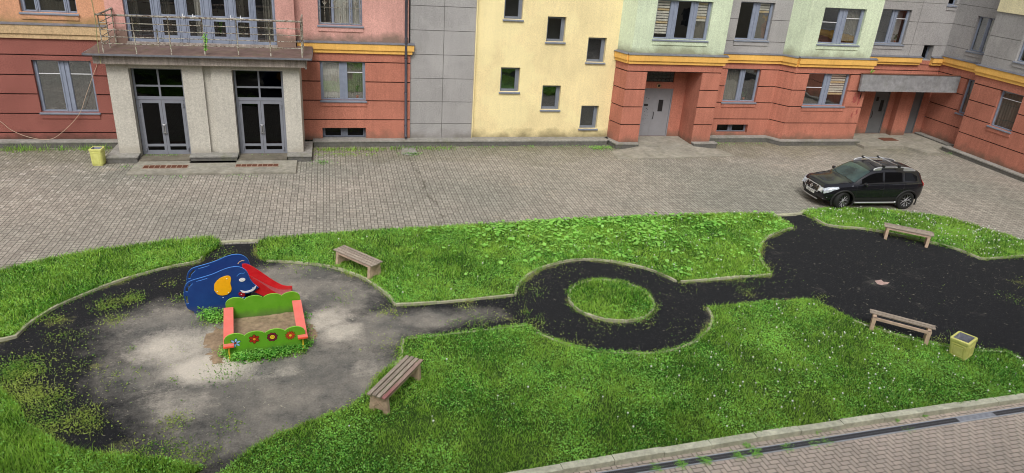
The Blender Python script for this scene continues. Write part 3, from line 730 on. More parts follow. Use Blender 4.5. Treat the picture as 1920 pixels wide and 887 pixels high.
# --- recessed section
rp = Plane((0, 30.0), (1, 0))
wall(rp, 16.95, 20.55, .2, 3.75, 'red', [(17.86, 19.62, 1.88, 3.44), (17.84, 19.5, .38, .78, .25)], RINGS, label='recessed brick red wall right of the portal')
wall(rp, 16.95, 20.6, 3.75, TOP, 'grey', [(17.90, 19.63, 4.76, 6.42)], [4.70, 5.67, 6.66], [], gm='groove', g_w=.02, g_d=.015, label='grey panelled wall between the green bays')
window(rp, 17.86, 19.62, 1.88, 3.44, [(.05, .43), (.58, .94)], mould='red', curtains=[(0, 'c', 0, 'curtain_dark')], rails=())
window(rp, 17.84, 19.5, .38, .78, [(.06, .42), (.56, .94)], set_in=.2, sill=False, frame='frame_dark', glassm='glass_dark')
window(rp, 17.90, 19.63, 4.76, 6.42, [(.03, .42), (.62, .93)], mould='grey', glassm=['glass_mid', 'glass'], curtains=[(1, 'blind', .72, 'blind'), (1, 'c', .0, 'curtain_dark')])
cornice(rp, 16.95, 20.5, 3.72, 4.12, 'ochre', .14)
cs, Lc = slant(20.55, 30.0, 20.98, 29.3)
wall(cs, 0, Lc, .2, 3.75, 'red', (), RINGS); wall(cs, 0, Lc, 4.14, TOP, 'green'); cornice(cs, 0, Lc, 3.72, 4.12, 'ochre', .13)
# --- right front section
fp = Plane((0, 29.3), (1, 0))
wall(fp, 20.98, 25.05, .2, 3.75, 'red', [(21.72, 24.02, 1.90, 3.44)], RINGS, label='brick red wall section with peeling corner by the porch')
wall(fp, 20.98, 24.80, 4.14, TOP, 'green', [(21.75, 23.96, 4.80, 6.40)], label='pale green bay on the right')
wall(Plane((25.05, 29.3), (0, 1)), 0, 1.4, .1, 3.75, 'red', (), RINGS); wall(Plane((24.80, 29.3), (0, 1)), 0, 1.4, 3.75, TOP, 'green')
cornice(fp, 20.98, 25.05, 3.74, 4.14, 'ochre', .14, e1=.1)
window(fp, 21.72, 24.02, 1.90, 3.44, [(.04, .42), (.58, .95)], mould='red', glassm=['glass_film', 'glass'], curtains=[(0, 'c', 0, 'curtain_dark'), (1, 'blind', .3, 'blind')], rails=[(0, 2.75)])
window(fp, 21.75, 23.96, 4.80, 6.40, [(.04, .40), (.60, .93)], mould='green', rails=[(0, 5.75), (1, 5.95)], curtains=[(1, 'c', .05, 'curtain_dark')])
# --- porch recess
kp = Plane((0, 30.7), (1, 0))
wall(kp, 25.05, 30.3, .1, 3.95, 'red', [(26.88, 27.80, .14, 2.42, .12), (29.05, 29.85, .14, 2.42, .12)], [3.42, 3.72], label='red wall with two steel doors under the canopy')
wall(kp, 24.8, 30.3, 3.95, TOP, 'grey', [(26.0, 27.68, 4.70, 6.34), (28.98, 29.58, 3.97, 4.70, .3), (29.65, 30.15, 6.66, 7.9)], [4.70, 5.80, 6.71], [28.2], gm='groove_grey', g_w=.024, g_d=.015, label='grey panelled wall above the canopy')
steel_door(kp, 26.88, 27.80, .14, 2.42, None, [(27.36, 27.58, 1.28, 1.88)], 'steel_door2', 'grey steel door with small window under the canopy', 27.0)
steel_door(kp, 29.05, 29.85, .14, 2.42, None, [], 'steel_door2', 'plain dark grey door in the corner under the canopy', None)
mb = MB(); kp.box(mb, 28.15, 28.98, .1, 2.6, .003, .35); hp(mb, 'pier', M['red'])
mb = MB(); kp.box(mb, 27.02, 27.14, 1.85, 2.06, .003, .03); hp(mb, 'entry_phone', M['dark'])
window(kp, 26.0, 27.68, 4.70, 6.34, [(.04, .42), (.60, .93)], mould='grey', rails=[(1, 5.9)], glassm=['glass_film', 'glass'])
window(kp, 28.98, 29.58, 3.97, 4.70, [(.12, .85)], set_in=.28, sill=False, glassm='glass_dark', inside='stair_inside', frame='frame_dark')
window(kp, 29.65, 30.15, 6.66, 7.9, [(.12, .85)], glassm='glass_dark', mould='grey')
cornice(kp, 25.0, 28.9, 3.73, 4.10, 'ochre', .2, e0=0, e1=.02)
cornice(kp, 29.6, 30.25, 3.73, 4.10, 'ochre', .2)
# canopy
mb = MB()
x0, x1, yf, yb_ = 24.45, 30.06, 28.98, 30.68
mb.hexa([(x0, yf, 2.70), (x1, yf, 2.70), (x1, yf + .14, 2.70), (x0, yf + .14, 2.70), (x0 + .02, yf + .10, 3.50), (x1 + .08, yf + .10, 3.50), (x1 + .08, yf + .22, 3.50), (x0 + .02, yf + .22, 3.50)])
mb.hexa([(x0, yf + .141, 2.70), (x0 + .12, yf + .141, 2.70), (25.04, 29.28, 2.705), (24.9, 29.28, 2.705), (x0 + .02, yf + .221, 3.49), (x0 + .14, yf + .221, 3.49), (25.04, 29.28, 3.47), (24.9, 29.28, 3.47)])
mb.hexa([(25.06, 29.28, 2.705), (x1, 29.28, 2.705), (x1, yb_, 2.75), (25.06, yb_, 2.75), (25.06, 29.28, 2.9), (x1, 29.28, 2.9), (x1, yb_, 3.0), (25.06, yb_, 3.0)])
hp(mb, 'canopy', concrete('canopy_concrete', srgb(138, 138, 140), .12, 5), label='grey concrete canopy over the corner porch')
mb = MB(); mb.box(x0 + .0, x1 + .09, yf + .07, yf + .25, 3.502, 3.53); hp(mb, 'canopy_edge', M['rust'])
mb = MB(); mb.prism([(25.07, 28.42), (27.4, 28.46), (27.75, 27.3), (28.5, 27.25), (29.0, 28.35), (29.95, 28.3), (30.28, 28.3), (30.28, 30.7), (25.07, 30.7)], 0, .13); hp(mb, 'porch_floor', M['step'])
# --- wing
wp = Plane((30.3, 30.7), (0, -1)); Lr = 2.85
wall(wp, 0, Lr, .1, 3.85, 'red', [(1.86, 2.80, 1.76, 3.42)], RINGS, label='side wing wall beside the porch')
wall(wp, 0, Lr, 3.85, TOP, 'grey', [(1.35, 2.62, 4.72, 6.34)], [4.75, 5.8, 6.75], [], gm='groove_grey', g_w=.024, g_d=.015)
window(wp, 1.86, 2.80, 1.76, 3.42, [(.1, .9)], mould=None, glassm='glass', curtains=[(0, 'c', 0, 'curtain_dark')])
window(wp, 1.35, 2.62, 4.72, 6.34, [(.06, .40), (.52, .93)], mould='grey', curtains=[(1, 'c', 0, 'curtain')])
cornice(wp, .1, Lr, 3.80, 4.2, 'ochre', .12)
wq = Plane((29.75, 27.85), (0, -1))
wall(wq, 0, 14, .1, 3.85, 'red', [(1.50, 2.72, 1.78, 3.44)], RINGS, label='projecting wing wall on the right edge')
wall(wq, 0, 14, 3.85, 6.72, 'grey', [(1.70, 3.0, 4.78, 6.34)], [4.75, 5.65], [], gm='groove_grey', g_w=.024, g_d=.015)
mb = MB(); grid(mb, wq, 0, 14, 6.72, TOP, out=.06); hp(mb, 'wall', [M['cream'], M['cream']], label='cream band at the top of the wing')
mb = MB(); grid(mb, Plane((30.3, 27.85), (-1, 0)), 0, .55, .1, TOP)
hp(mb, 'wall', [M['red'], M['groove']])
window(wq, 1.50, 2.72, 1.78, 3.44, [(.07, .92)], mould='red', rails=[(0, 3.1)], curtains=[(0, 'c', 0, 'curtain_dark')])
window(wq, 1.70, 3.0, 4.78, 6.34, [(.06, .42), (.52, .93)], mould='grey')
cornice(wq, 0, 14, 3.82, 4.25, 'ochre', .12, e0=.1)
# continuous plinths
plinth([(-22, 29.2), (-8.09, 29.2), (-8.09, 29.62), (-22, 29.62)])
plinth([(-.87, 29.2), (12.0, 29.2), (12.19, 29.66), (12.16, 29.8), (-.87, 29.8)])
plinth([(16.96, 29.62), (20.4, 29.62), (20.78, 29.0), (25.28, 29.0), (25.28, 29.32), (20.97, 29.32), (20.55, 30.02), (16.96, 30.02)])
plinth([(29.95, 30.68), (30.3, 30.68), (30.3, 28.3), (29.95, 28.3)], .22)
plinth([(29.38, 28.2), (30.3, 28.2), (30.3, 27.86), (29.76, 27.86), (29.76, 13.85), (29.38, 13.85)], .22)
# roof plate closing the top, behind everything
mb = MB(); mb.box(-22, 30.3, 31.2, 40, .1, TOP); hp(mb, 'rear_volume', M['grey'])
mb = MB(); mb.box(30.6, 40, 13.85, 31.1, .1, TOP); hp(mb, 'rear_volume', M['grey'])

# the house the photograph was taken from, behind the camera: it only shows in the window panes
opp = tag(empty('opposite_house', (0, -1.6, 0)), 'plain grey beige house across the courtyard, mirrored in the window panes', 'building')
mb = MB(); oh = [(x, x + 1.7, z, z + 1.6, .2) for x in np.arange(-20, 34, 3.6) for z in (1.6, 4.8, 8.0, 11.2)]
grid(mb, Plane((0, -1.6), (-1, 0)), -50, 60, 0, 14.5, [(-b, -a, c, d, e) for a, b, c, d, e in oh]); mb.build('wall', [M['beige_opp'], M['beige_opp']], opp).data.transform(Matrix.Translation((0, 1.6, 0)))
pane0 = MB().box(0, 1.7, -.19, -.18, 0, 1.6).build('window_pane', M['pane_opp'], opp); first = True
for a, b, c, d, e in oh:
    q_ = pane0
    if not first: q_ = pane0.copy(); COL.objects.link(q_); q_.parent = opp
    q_.location = (a, 0, c); first = False

# ---------------------------------------------------------------- playground surface, lawns, kerbs
LAWN = {
 'left': [(-10.3, 16.44), (-9.41, 17.71), (-8.36, 18.53), (-7.35, 19.17), (-6.2, 19.66), (-4.91, 20.01), (-3.6, 20.18), (-3.34, 19.9), (-3.39, 19.4), (-3.66, 18.94), (-3.73, 18.65), (-4.57, 18.35), (-5.45, 17.75), (-6.12, 17.04), (-6.54, 16.51), (-6.85, 15.75), (-6.91, 15.31), (-7.18, 15.22), (-8.32, 15.09), (-9.23, 14.25)],
 'back': [(-2.22, 19.84), (-2.04, 20.01), (-0.53, 20.15), (1.05, 20.29), (4.43, 20.52), (9.08, 20.74), (12.07, 20.76), (14.98, 20.69), (15.14, 20.53), (15.14, 19.44), (14.59, 19.24), (13.97, 18.9), (13.27, 18.34), (12.76, 17.66), (12.45, 16.94), (12.29, 16.31), (12.29, 16.21), (10.74, 16.13), (9.38, 16.08), (9.06, 16.41), (8.81, 16.8), (8.42, 17.15), (7.74, 17.57), (7.08, 17.75), (6.47, 17.7), (5.74, 17.42), (5.17, 17.01), (4.7, 16.42), (4.46, 15.91), (4.08, 15.84), (3.56, 15.78), (2.15, 15.68), (1.34, 15.71), (1.21, 16.15), (0.92, 16.72), (0.61, 17.24), (-0.0, 17.81), (-0.52, 18.13), (-1.3, 18.41), (-1.94, 18.54), (-2.23, 19.01)],
 'right': [(16.34, 20.66), (16.79, 20.92), (17.83, 20.95), (19.55, 20.77), (20.69, 20.43), (21.95, 19.71), (22.59, 18.67), (23.07, 17.56), (23.56, 15.45), (24.66, 16.34), (21.93, 16.52), (20.96, 16.51), (20.16, 16.51), (19.95, 17.2), (19.4, 17.86), (18.28, 18.84), (17.73, 19.14), (16.77, 19.43), (16.54, 19.66), (16.52, 20.19)],
 'front': [(-2.19, 10.06), (-2.05, 10.27), (-1.66, 10.71), (-1.22, 11.05), (-0.85, 11.23), (-0.27, 11.51), (0.14, 11.74), (0.47, 12.1), (0.84, 12.83), (1.24, 13.24), (1.31, 13.71), (1.41, 14.03), (3.14, 14.17), (3.73, 14.25), (4.37, 14.3), (4.57, 13.9), (5.06, 13.32), (5.49, 13.04), (6.11, 12.84), (6.96, 12.68), (7.58, 12.76), (8.21, 13.02), (8.7, 13.39), (9.05, 13.76), (9.27, 14.11), (9.37, 14.56), (10.23, 14.6), (11.4, 14.66), (12.59, 14.58), (12.79, 14.03), (12.99, 13.42), (13.24, 13.1), (13.73, 12.57), (14.45, 12.06), (15.19, 11.72), (16.02, 11.58), (16.03, 11.08)] + [(17.6, 10.06)],
 'corner': [(-9.23, 14.25), (-6.47, 13.23), (-6.01, 12.66), (-5.63, 12.06), (-5.14, 11.57), (-4.69, 11.19), (-3.77, 10.88), (-3.14, 10.7), (-2.41, 10.39), (-2.27, 9.41), (-8.34, 10.45)],
}
LAWN['front'] += [(15.2, 9.98), (14.76, 9.96), (7.63, 9.67), (2.63, 9.37), (-1.2, 9.2)]
LAWN['corner'][-2:] = [(-4.6, 9.0), (-12.5, 8.55), (-12.5, 12)]
ic = (6.93, 15.28); ir = 1.12
LAWN['island'] = [(ic[0] + ir * math.cos(a), ic[1] + ir * .98 * math.sin(a)) for a in np.linspace(0, 2 * math.pi, 28, endpoint=False)]

def inside(poly, x, y):
    poly = np.array(poly); r = np.zeros(len(x), bool); n = len(poly); j = n - 1
    for i in range(n):
        xi, yi = poly[i]; xj, yj = poly[j]
        if yi != yj:
            c = ((yi > y) != (yj > y)) & (x < (xj - xi) * (y - yi) / (yj - yi) + xi); r ^= c
        j = i
    return r

def mass(name, z0, z1, poly, mat):
    mb = MB(); mb.prism(poly, z0, z1); o = mb.build(name, mat); o['kind'] = 'structure'; return o
for k, p in LAWN.items(): mass('lawn', -.02, .045 if k != 'front' else .06, p, M['turf'])

# worn rubber sheet, wear written per vertex
RX0, RX1, RY0, RY1 = -13.0, 30.0, 8.9, 20.75
st = .08
gx = np.arange(RX0, RX1, st); gy = np.arange(RY0, RY1, st); X, Y = np.meshgrid(gx, gy); nx, ny = len(gx), len(gy)
def brush(lst):
    a = np.zeros_like(X)
    for (cx, cy, rx, ry, s) in lst:
        d = np.sqrt(((X - cx) / rx) ** 2 + ((Y - cy) / ry) ** 2); a = np.maximum(a, s * np.clip(1.5 - d, 0, 1))
    return a
DUSTP = [(-1.86, 14.24), (-0.26, 12.99), (-0.5, 16.28), (-2.32, 12.54), (-3.67, 13.47), (-3.65, 15.14), (-1.06, 17.51), (0.72, 14.59), (2.02, 14.92), (3.08, 14.99), (0.05, 12.19), (-2.16, 11.22), (-1.46, 11.74), (15.44, 15.48)]
dr_ = [(2.2,1.9,1),(1.6,1.3,1),(1.5,1.3,1),(1.6,1.1,1),(1.1,.9,.95),(1.5,1.3,.9),(1.3,.9,1),(1.2,.9,1),(.9,.45,1),(.9,.4,.55),(1.0,.8,.9),(1.3,.7,.8),(1.6,1.0,.9),(.5,.4,.25)]
PALEP = [(-3.54, 14.46), (-2.7, 13.52), (-0.37, 15.21), (-0.01, 14.68), (-1.77, 13.2), (-3.53, 12.72), (-2.97, 12.29), (-1.02, 16.34), (0.41, 13.09), (15.34, 15.35)]
pr_ = [(.9,.8,.85),(.9,.6,1.1),(.6,.55,.85),(.5,.45,.85),(1.5,.35,.45),(.8,.6,.35),(.8,.5,.4),(.5,.4,.35),(.5,.4,.4),(.35,.25,.25)]
MOSSP = [(-4.9, 16.79), (-5.43, 16.59), (-4.2, 17.55), (-3.1, 19.09), (-1.92, 18.24), (-1.08, 17.99), (0.02, 16.22), (-5.07, 15.79), (-5.74, 12.95), (-6.41, 13.85), (-5.71, 14.75), (-5.26, 13.88), (-4.37, 13.47), (-3.08, 11.82), (-6.14, 14.2), (-4.83, 12.33), (-2.11, 11.52), (-3.22, 11.1), (-3.97, 11.36), (-6.38, 15.95), (1.16, 15.41), (3.03, 15.45), (3.31, 14.76), (3.96, 14.68), (8.27, 17.3), (6.28, 17.23), (4.88, 16.1), (11.18, 15.81), (10.94, 15.26), (11.15, 16.21), (9.24, 15.77), (12.54, 16.76), (13.36, 18.23), (6.33, 14.25), (7.33, 14.26), (5.0, 13.56), (8.25, 13.14), (16.51, 19.74), (18.74, 18.17), (18.86, 14.04), (20.13, 14.9), (-2.41, 13.29), (-6.16, 12.61), (-5.42, 12.49), (-1.04, 11.12), (1.15, 13.84), (15.53, 11.69)]
dust = brush([(p[0], p[1], *r) for p, r in zip(DUSTP, dr_)])
pale = brush([(p[0], p[1], *r) for p, r in zip(PALEP, pr_)])
mr = random.Random(3)
moss = brush([(p[0], p[1], mr.uniform(.2, .45), mr.uniform(.15, .35), mr.uniform(.35, .6)) for p in MOSSP])
poly_r = [(-9.84, 15.5), (-7.49, 16.09), (-6.69, 17.0), (-4.69, 18.84), (-3.71, 19.43), (-3.41, 19.76), (-2.22, 19.76), (0.97, 18.99), (5.88, 19.31), (11.53, 19.68), (14.85, 20.48), (16.26, 20.55), (17.19, 20.08), (19.86, 19.47), (22.42, 16.97), (24.77, 15.52)] + [(30, 16), (30, 10.7)]
poly_r += [(14, 9.95), (2, 9.7), (-12.8, 9.0), (-12.8, 15)]
dist = np.full(X.shape, 9.0)
for kk_, pl_ in LAWN.items():
    for i in range(len(pl_)):
        a, b = np.array(pl_[i]), np.array(pl_[(i + 1) % len(pl_)]); ab = b - a; t = np.clip(((X - a[0]) * ab[0] + (Y - a[1]) * ab[1]) / max(1e-9, ab @ ab), 0, 1)
        dist = np.minimum(dist, np.hypot(X - a[0] - t * ab[0], Y - a[1] - t * ab[1]))
moss = np.maximum(moss, (.95 - dist / .32) * np.clip(.75 + .5 * np.sin(X * 1.7 + 2 * np.sin(Y * 1.3)) * np.sin(Y * 2.1 + X * .6), .2, 1.1))
dust = np.where(X > 4.5, np.maximum(dust, .35 - dist / .5), dust)
fc = inside(poly_r, (X + st / 2).ravel(), (Y + st / 2).ravel()).reshape(ny, nx)
vid = np.arange(nx * ny).reshape(ny, nx)
q = np.stack([vid[:-1, :-1], vid[:-1, 1:], vid[1:, 1:], vid[1:, :-1]], -1)[fc[:-1, :-1]]
used = np.unique(q); remap = -np.ones(nx * ny, int); remap[used] = np.arange(len(used)); q = remap[q]
me = bpy.data.meshes.new('rubber_path')
co = np.stack([X.ravel()[used], Y.ravel()[used], np.full(len(used), .008)], 1).astype(np.float32)
me.vertices.add(len(used)); me.vertices.foreach_set('co', co.ravel())
me.loops.add(q.size); me.loops.foreach_set('vertex_index', q.ravel().astype(np.int32))
me.polygons.add(len(q)); me.polygons.foreach_set('loop_start', (np.arange(len(q)) * 4).astype(np.int32))
me.update(calc_edges=True); me.validate()
for nm, a in (('dust', dust), ('pale', pale), ('moss', moss)):
    at = me.attributes.new(nm, 'FLOAT', 'POINT'); at.data.foreach_set('value', a.ravel()[used].astype(np.float32))
me.materials.append(M['rubber'])
ro = bpy.data.objects.new('rubber_path', me); COL.objects.link(ro); ro['kind'] = 'structure'

def kerb(pts, w=.066, h=.078, mat='kerb', name='kerb', sm=4, z0=-.02, gap=.012, seg=.95, side=0.0):
    pts = smooth_line(pts, sm) if sm else pts
    # cut into stones of about one metre
    P = [Vector(p) for p in pts]; L = [0]
    for i in range(1, len(P)): L.append(L[-1] + (P[i] - P[i - 1]).length)
    def at(s):
        for i in range(1, len(L)):
            if s <= L[i]: t = (s - L[i - 1]) / max(1e-6, L[i] - L[i - 1]); return P[i - 1].lerp(P[i], t)
        return P[-1]
    n = max(1, int(L[-1] / seg)); mb = MB()
    for k in range(n):
        a, b = L[-1] * k / n + gap / 2, L[-1] * (k + 1) / n - gap / 2; m_ = max(1, int((b - a) / .22)); dz = rnd.uniform(-.012, .012); dw = rnd.uniform(-.008, .008)
        prev = None; fs = []; vs = []
        for i in range(m_ + 1):
            s = a + (b - a) * i / m_; p = at(s); t = (at(min(L[-1], s + .05)) - at(max(0, s - .05))).normalized(); nn = Vector((-t.y, t.x))
            l = p + nn * (w / 2 + dw + side); r = p - nn * (w / 2 - dw - side)
            vs += [(l.x, l.y, z0), (l.x, l.y, h + dz - .008), (l.x - nn.x * .012, l.y - nn.y * .012, h + dz), (r.x + nn.x * .012, r.y + nn.y * .012, h + dz), (r.x, r.y, h + dz - .008), (r.x, r.y, z0)]
        for i in range(m_):
            for c in range(5): fs.append((i * 6 + c, i * 6 + c + 1, i * 6 + 6 + c + 1, i * 6 + 6 + c))
        fs += [tuple(range(6))[::-1], tuple(range(m_ * 6, m_ * 6 + 6))]
        mb.add(vs, fs)
    o = mb.build(name, M[mat]); o['kind'] = 'structure'; return o
kerb([(-8.27, 14.98), (-7.16, 15.15), (-6.89, 15.24), (-6.83, 15.71), (-6.52, 16.46), (-6.11, 17.01), (-5.45, 17.72), (-4.57, 18.32), (-3.73, 18.65), (-3.65, 18.94)])
kerb([(-1.94, 18.54), (-1.3, 18.41), (-0.52, 18.13), (-0.0, 17.81), (0.61, 17.24), (0.92, 16.72), (1.21, 16.15), (1.33, 15.68)])
kerb([(1.33, 15.68), (2.15, 15.67), (3.56, 15.77), (4.41, 15.83)], sm=2)
kerb([(4.46, 15.85), (4.7, 16.42), (5.17, 17.01), (5.74, 17.42), (6.47, 17.7), (7.08, 17.75), (7.74, 17.57), (8.42, 17.15), (8.81, 16.8), (9.06, 16.41), (9.2, 16.09)])
kerb([(9.31, 16.06), (10.73, 16.12), (12.29, 16.21)], sm=2)
kerb([(12.32, 16.29), (12.45, 16.94), (12.76, 17.66), (13.27, 18.34), (13.97, 18.9), (14.59, 19.24), (15.13, 19.43)])
kerb([(15.16, 19.47), (15.14, 20.53)], sm=0)
kerb([(-3.37, 19.9), (-2.92, 19.96), (-2.23, 19.95)], sm=0, w=.10, h=.06)
kerb([(15.06, 20.53), (15.78, 20.58), (16.25, 20.62), (16.64, 20.88)], sm=0, w=.10, h=.07)
kerb([(16.52, 20.19), (16.54, 19.66), (16.77, 19.43), (17.73, 19.14), (18.28, 18.84), (19.4, 17.86), (19.95, 17.2), (20.14, 16.5)])
kerb([(20.14, 16.5), (20.96, 16.51), (21.93, 16.52), (24.7, 16.38)], sm=2)
kerb([(1.39, 14.06), (1.31, 13.71), (1.24, 13.24), (1.02, 12.97)])
kerb([(1.42, 14.05), (3.14, 14.17), (4.37, 14.3)], sm=0)
kerb([(4.51, 13.91), (5.06, 13.32), (5.49, 13.04), (6.11, 12.83), (6.96, 12.68), (7.58, 12.76), (8.21, 13.02), (8.7, 13.39), (9.05, 13.76), (9.27, 14.11), (9.37, 14.56)])
kerb([(12.99, 13.42), (13.23, 13.09), (13.72, 12.56), (14.44, 12.05), (15.19, 11.71)], sm=2)
kerb([(15.18, 11.71), (16.02, 11.58), (16.03, 11.08)] + [(17.6, 10.1)], sm=0)
isl = LAWN['island']; kerb(isl[13:] + isl[:1] + isl[:13], w=.06, h=.08, sm=0)
kerb([(-14.5, 8.54), (2.63, 9.30), (7.63, 9.60), (14.76, 9.89), (24, 10.4)], w=.165, h=.12, mat='kerb_new', sm=0, seg=1.0)

# ---------------------------------------------------------------- drain
dch = tag(empty('drain_channel', (7.5, 9.22, 0)), 'long black slotted drain channel with silver rims along the big kerb', 'drain')
dd = Vector((9.4, .40)).normalized(); o0 = Vector((5.2, 9.10))
def dpt(s, w): return (o0.x + dd.x * s - dd.y * w - 7.5, o0.y + dd.y * s + dd.x * w - 9.22)
def dbox(mb, s0, s1, w0, w1, z0, z1, mi=0):
    a, b, c, d = dpt(s0, w0), dpt(s1, w0), dpt(s1, w1), dpt(s0, w1); mb.prism([a, b, c, d], z0, z1, mi)
mb = MB(); dbox(mb, -8, 14, -.018, .004, -.02, .016); dbox(mb, -8, 14, .136, .158, -.02, .016); mb.build('rim', M['rimsteel'], dch)
mb = MB(); dbox(mb, -8, 14, .004, .136, -.02, .0045); mb.build('channel_bed', M['dark'], dch)
mb = MB(); s = -8.0
while s < 14:
    if not (7.35 < s < 8.35):
        dbox(mb, s, s + .014, .006, .134, .005, .013)
    s += .036
dbox(mb, -8, 7.35, .062, .076, .005, .0125); dbox(mb, 8.35, 14, .062, .076, .005, .0125)
mb.build('slotted_grate', plain('cast_grate', srgb(104, 104, 108), .5, .2), dch)
mb = MB(); dbox(mb, 7.36, 8.34, .006, .134, .005, .012); 
for k in range(48):
    for w in (.02, .05, .08, .11): dbox(mb, 7.375 + k * .02, 7.383 + k * .02, w, w + .014, .0125, .0135, 1)
mb.build('perforated_grate', [M['rimsteel'], M['dark']], dch, label='silver perforated grate section')

# ---------------------------------------------------------------- grass and ground plants
def blob_noise(x, y, s, seed):
    r = np.random.default_rng(seed); a = 0
    for k in range(7):
        th = r.uniform(0, 6.28); f = s * r.uniform(.6, 1.8); ph = r.uniform(0, 6.28); a = a + np.sin((x * np.cos(th) + y * np.sin(th)) * f + ph + 1.3 * np.sin(y * f * .7 + ph))
    return a / 7 * 1.9
def blade_mesh(name, x, y, z0, h, w, lean, tint, mat, label=None):
    n = len(x); ph = rng.uniform(0, 2 * np.pi, n); th = rng.uniform(0, 2 * np.pi, n)
    tx, ty = np.cos(ph) * w / 2, np.sin(ph) * w / 2; lx, ly = np.cos(th) * lean, np.sin(th) * lean
    v = np.empty((n, 5, 3), np.float32)
    v[:, 0] = np.stack([x - tx, y - ty, z0], 1); v[:, 1] = np.stack([x + tx, y + ty, z0], 1)
    mx, my, mz = x + lx * .35, y + ly * .35, z0 + h * .6
    v[:, 2] = np.stack([mx + tx * .8, my + ty * .8, mz], 1); v[:, 3] = np.stack([mx - tx * .8, my - ty * .8, mz], 1)
    v[:, 4] = np.stack([x + lx, y + ly, z0 + h], 1)
    b = (np.arange(n) * 5)[:, None]
    loops = (b + np.array([0, 1, 2, 3, 3, 2, 4])[None]).astype(np.int32)
    me = bpy.data.meshes.new(name); me.vertices.add(n * 5); me.vertices.foreach_set('co', v.ravel())
    me.loops.add(n * 7); me.loops.foreach_set('vertex_index', loops.ravel())
    ls = ((np.arange(n) * 7)[:, None] + np.array([0, 4])[None]).astype(np.int32)
    me.polygons.add(n * 2); me.polygons.foreach_set('loop_start', ls.ravel()); me.update(calc_edges=True)
    at = me.attributes.new('tint', 'FLOAT', 'POINT'); at.data.foreach_set('value', np.repeat(tint, 5).astype(np.float32))
    me.materials.append(mat); o = bpy.data.objects.new(name, me); COL.objects.link(o); o['kind'] = 'stuff'
    if label: o['label'] = label
    return o
def leaf_mesh(name, x, y, z, r, tilt, tint, mat, sides=6, elong=1.0, label=None):
    n = len(x); az = rng.uniform(0, 2 * np.pi, n); ro_ = rng.uniform(0, 2 * np.pi, n)
    nx_, ny_, nz_ = np.sin(tilt) * np.cos(az), np.sin(tilt) * np.sin(az), np.cos(tilt)
    N = np.stack([nx_, ny_, nz_], 1); A = np.stack([np.cos(ro_), np.sin(ro_), 0 * ro_], 1); A -= (A * N).sum(1)[:, None] * N; A /= np.linalg.norm(A, axis=1)[:, None]
    B = np.cross(N, A); C = np.stack([x, y, z], 1); v = np.empty((n, sides, 3), np.float32)
    for k in range(sides):
        a = 2 * np.pi * k / sides; rr = r * (1 + .12 * np.cos(3 * a)); v[:, k] = C + A * (np.cos(a) * rr * elong)[:, None] + B * (np.sin(a) * rr / elong)[:, None]
    me = bpy.data.meshes.new(name); me.vertices.add(n * sides); me.vertices.foreach_set('co', v.ravel())
    me.loops.add(n * sides); me.loops.foreach_set('vertex_index', np.arange(n * sides, dtype=np.int32))
    me.polygons.add(n); me.polygons.foreach_set('loop_start', (np.arange(n) * sides).astype(np.int32)); me.update(calc_edges=True)
    at = me.attributes.new('tint', 'FLOAT', 'POINT'); at.data.foreach_set('value', np.repeat(tint, sides).astype(np.float32))
    me.materials.append(mat); o = bpy.data.objects.new(name, me); COL.objects.link(o); o['kind'] = 'stuff'
    if label: o['label'] = label
    return o
def scatter(poly, dens):
    p = np.array(poly); x0, y0 = p.min(0); x1, y1 = p.max(0); x1 = min(x1, 26); x0 = max(x0, -12.5)
    n = int((x1 - x0) * (y1 - y0) * dens); x = rng.uniform(x0, x1, n); y = rng.uniform(y0, y1, n); k = inside(poly, x, y)
    # keep what the camera (or one a step aside) can see
    dx, dy, dz = x, y, -8.95
    cx_ = x * right.x + y * right.y + dz * right.z; cz_ = x * fwd.x + y * fwd.y + dz * fwd.z; cy_ = x * down.x + y * down.y + dz * down.z
    k &= (np.abs(cx_ / cz_) < .82) & (cy_ / cz_ < .42)
    return x[k], y[k]
GX, GY, GH, GW, GT, GZ = [], [], [], [], [], []
LX, LY, LR, LT, LZ = [], [], [], [], []
for k, p in LAWN.items():
    dens = {'front': 2300, 'corner': 2400, 'left': 1900, 'back': 1600, 'right': 1500, 'island': 2000}[k]
    x, y = scatter(offset_poly(p, .03), dens)
    clump = np.clip(.5 + .5 * blob_noise(x, y, 5.5, 4) + .25 * blob_noise(x, y, 1.4, 8), 0, 1.2)
    keep = rng.uniform(0, 1, len(x)) < (.55 + .45 * clump); x, y, clump = x[keep], y[keep], clump[keep]
    base = {'front': .085, 'corner': .11, 'left': .10, 'back': .09, 'right': .09, 'island': .105}[k]
    h = base * (.78 + .38 * clump) * rng.uniform(.6, 1.35, len(x)); z0 = np.full(len(x), .04)
    GX.append(x); GY.append(y); GH.append(h); GZ.append(z0); GW.append(rng.uniform(.008, .017, len(x)) * (1 if k in ('front', 'corner') else 1.3))
    GT.append(np.clip(rng.normal(.42, .38, len(x)) + .15 * blob_noise(x, y, 2.2, 21), 0, 1))
    # clover and small herbs, in patches
    ld = {'front': 1500, 'corner': 1300, 'left': 900, 'back': 1500, 'right': 1000, 'island': 600}[k]
    x, y = scatter(offset_poly(p, .04), ld); c = .5 * blob_noise(x, y, 1.1, 31) + .5 * blob_noise(x, y, 3.5, 17)
    kk = rng.uniform(-.45, .75, len(x)) < c; x, y = x[kk], y[kk]
    LX.append(x); LY.append(y); LZ.append(.05 + rng.uniform(.01, base * .9, len(x))); LR.append(rng.uniform(.009, .021, len(x))); LT.append(np.clip(rng.normal(.45, .34, len(x)), 0, 1))
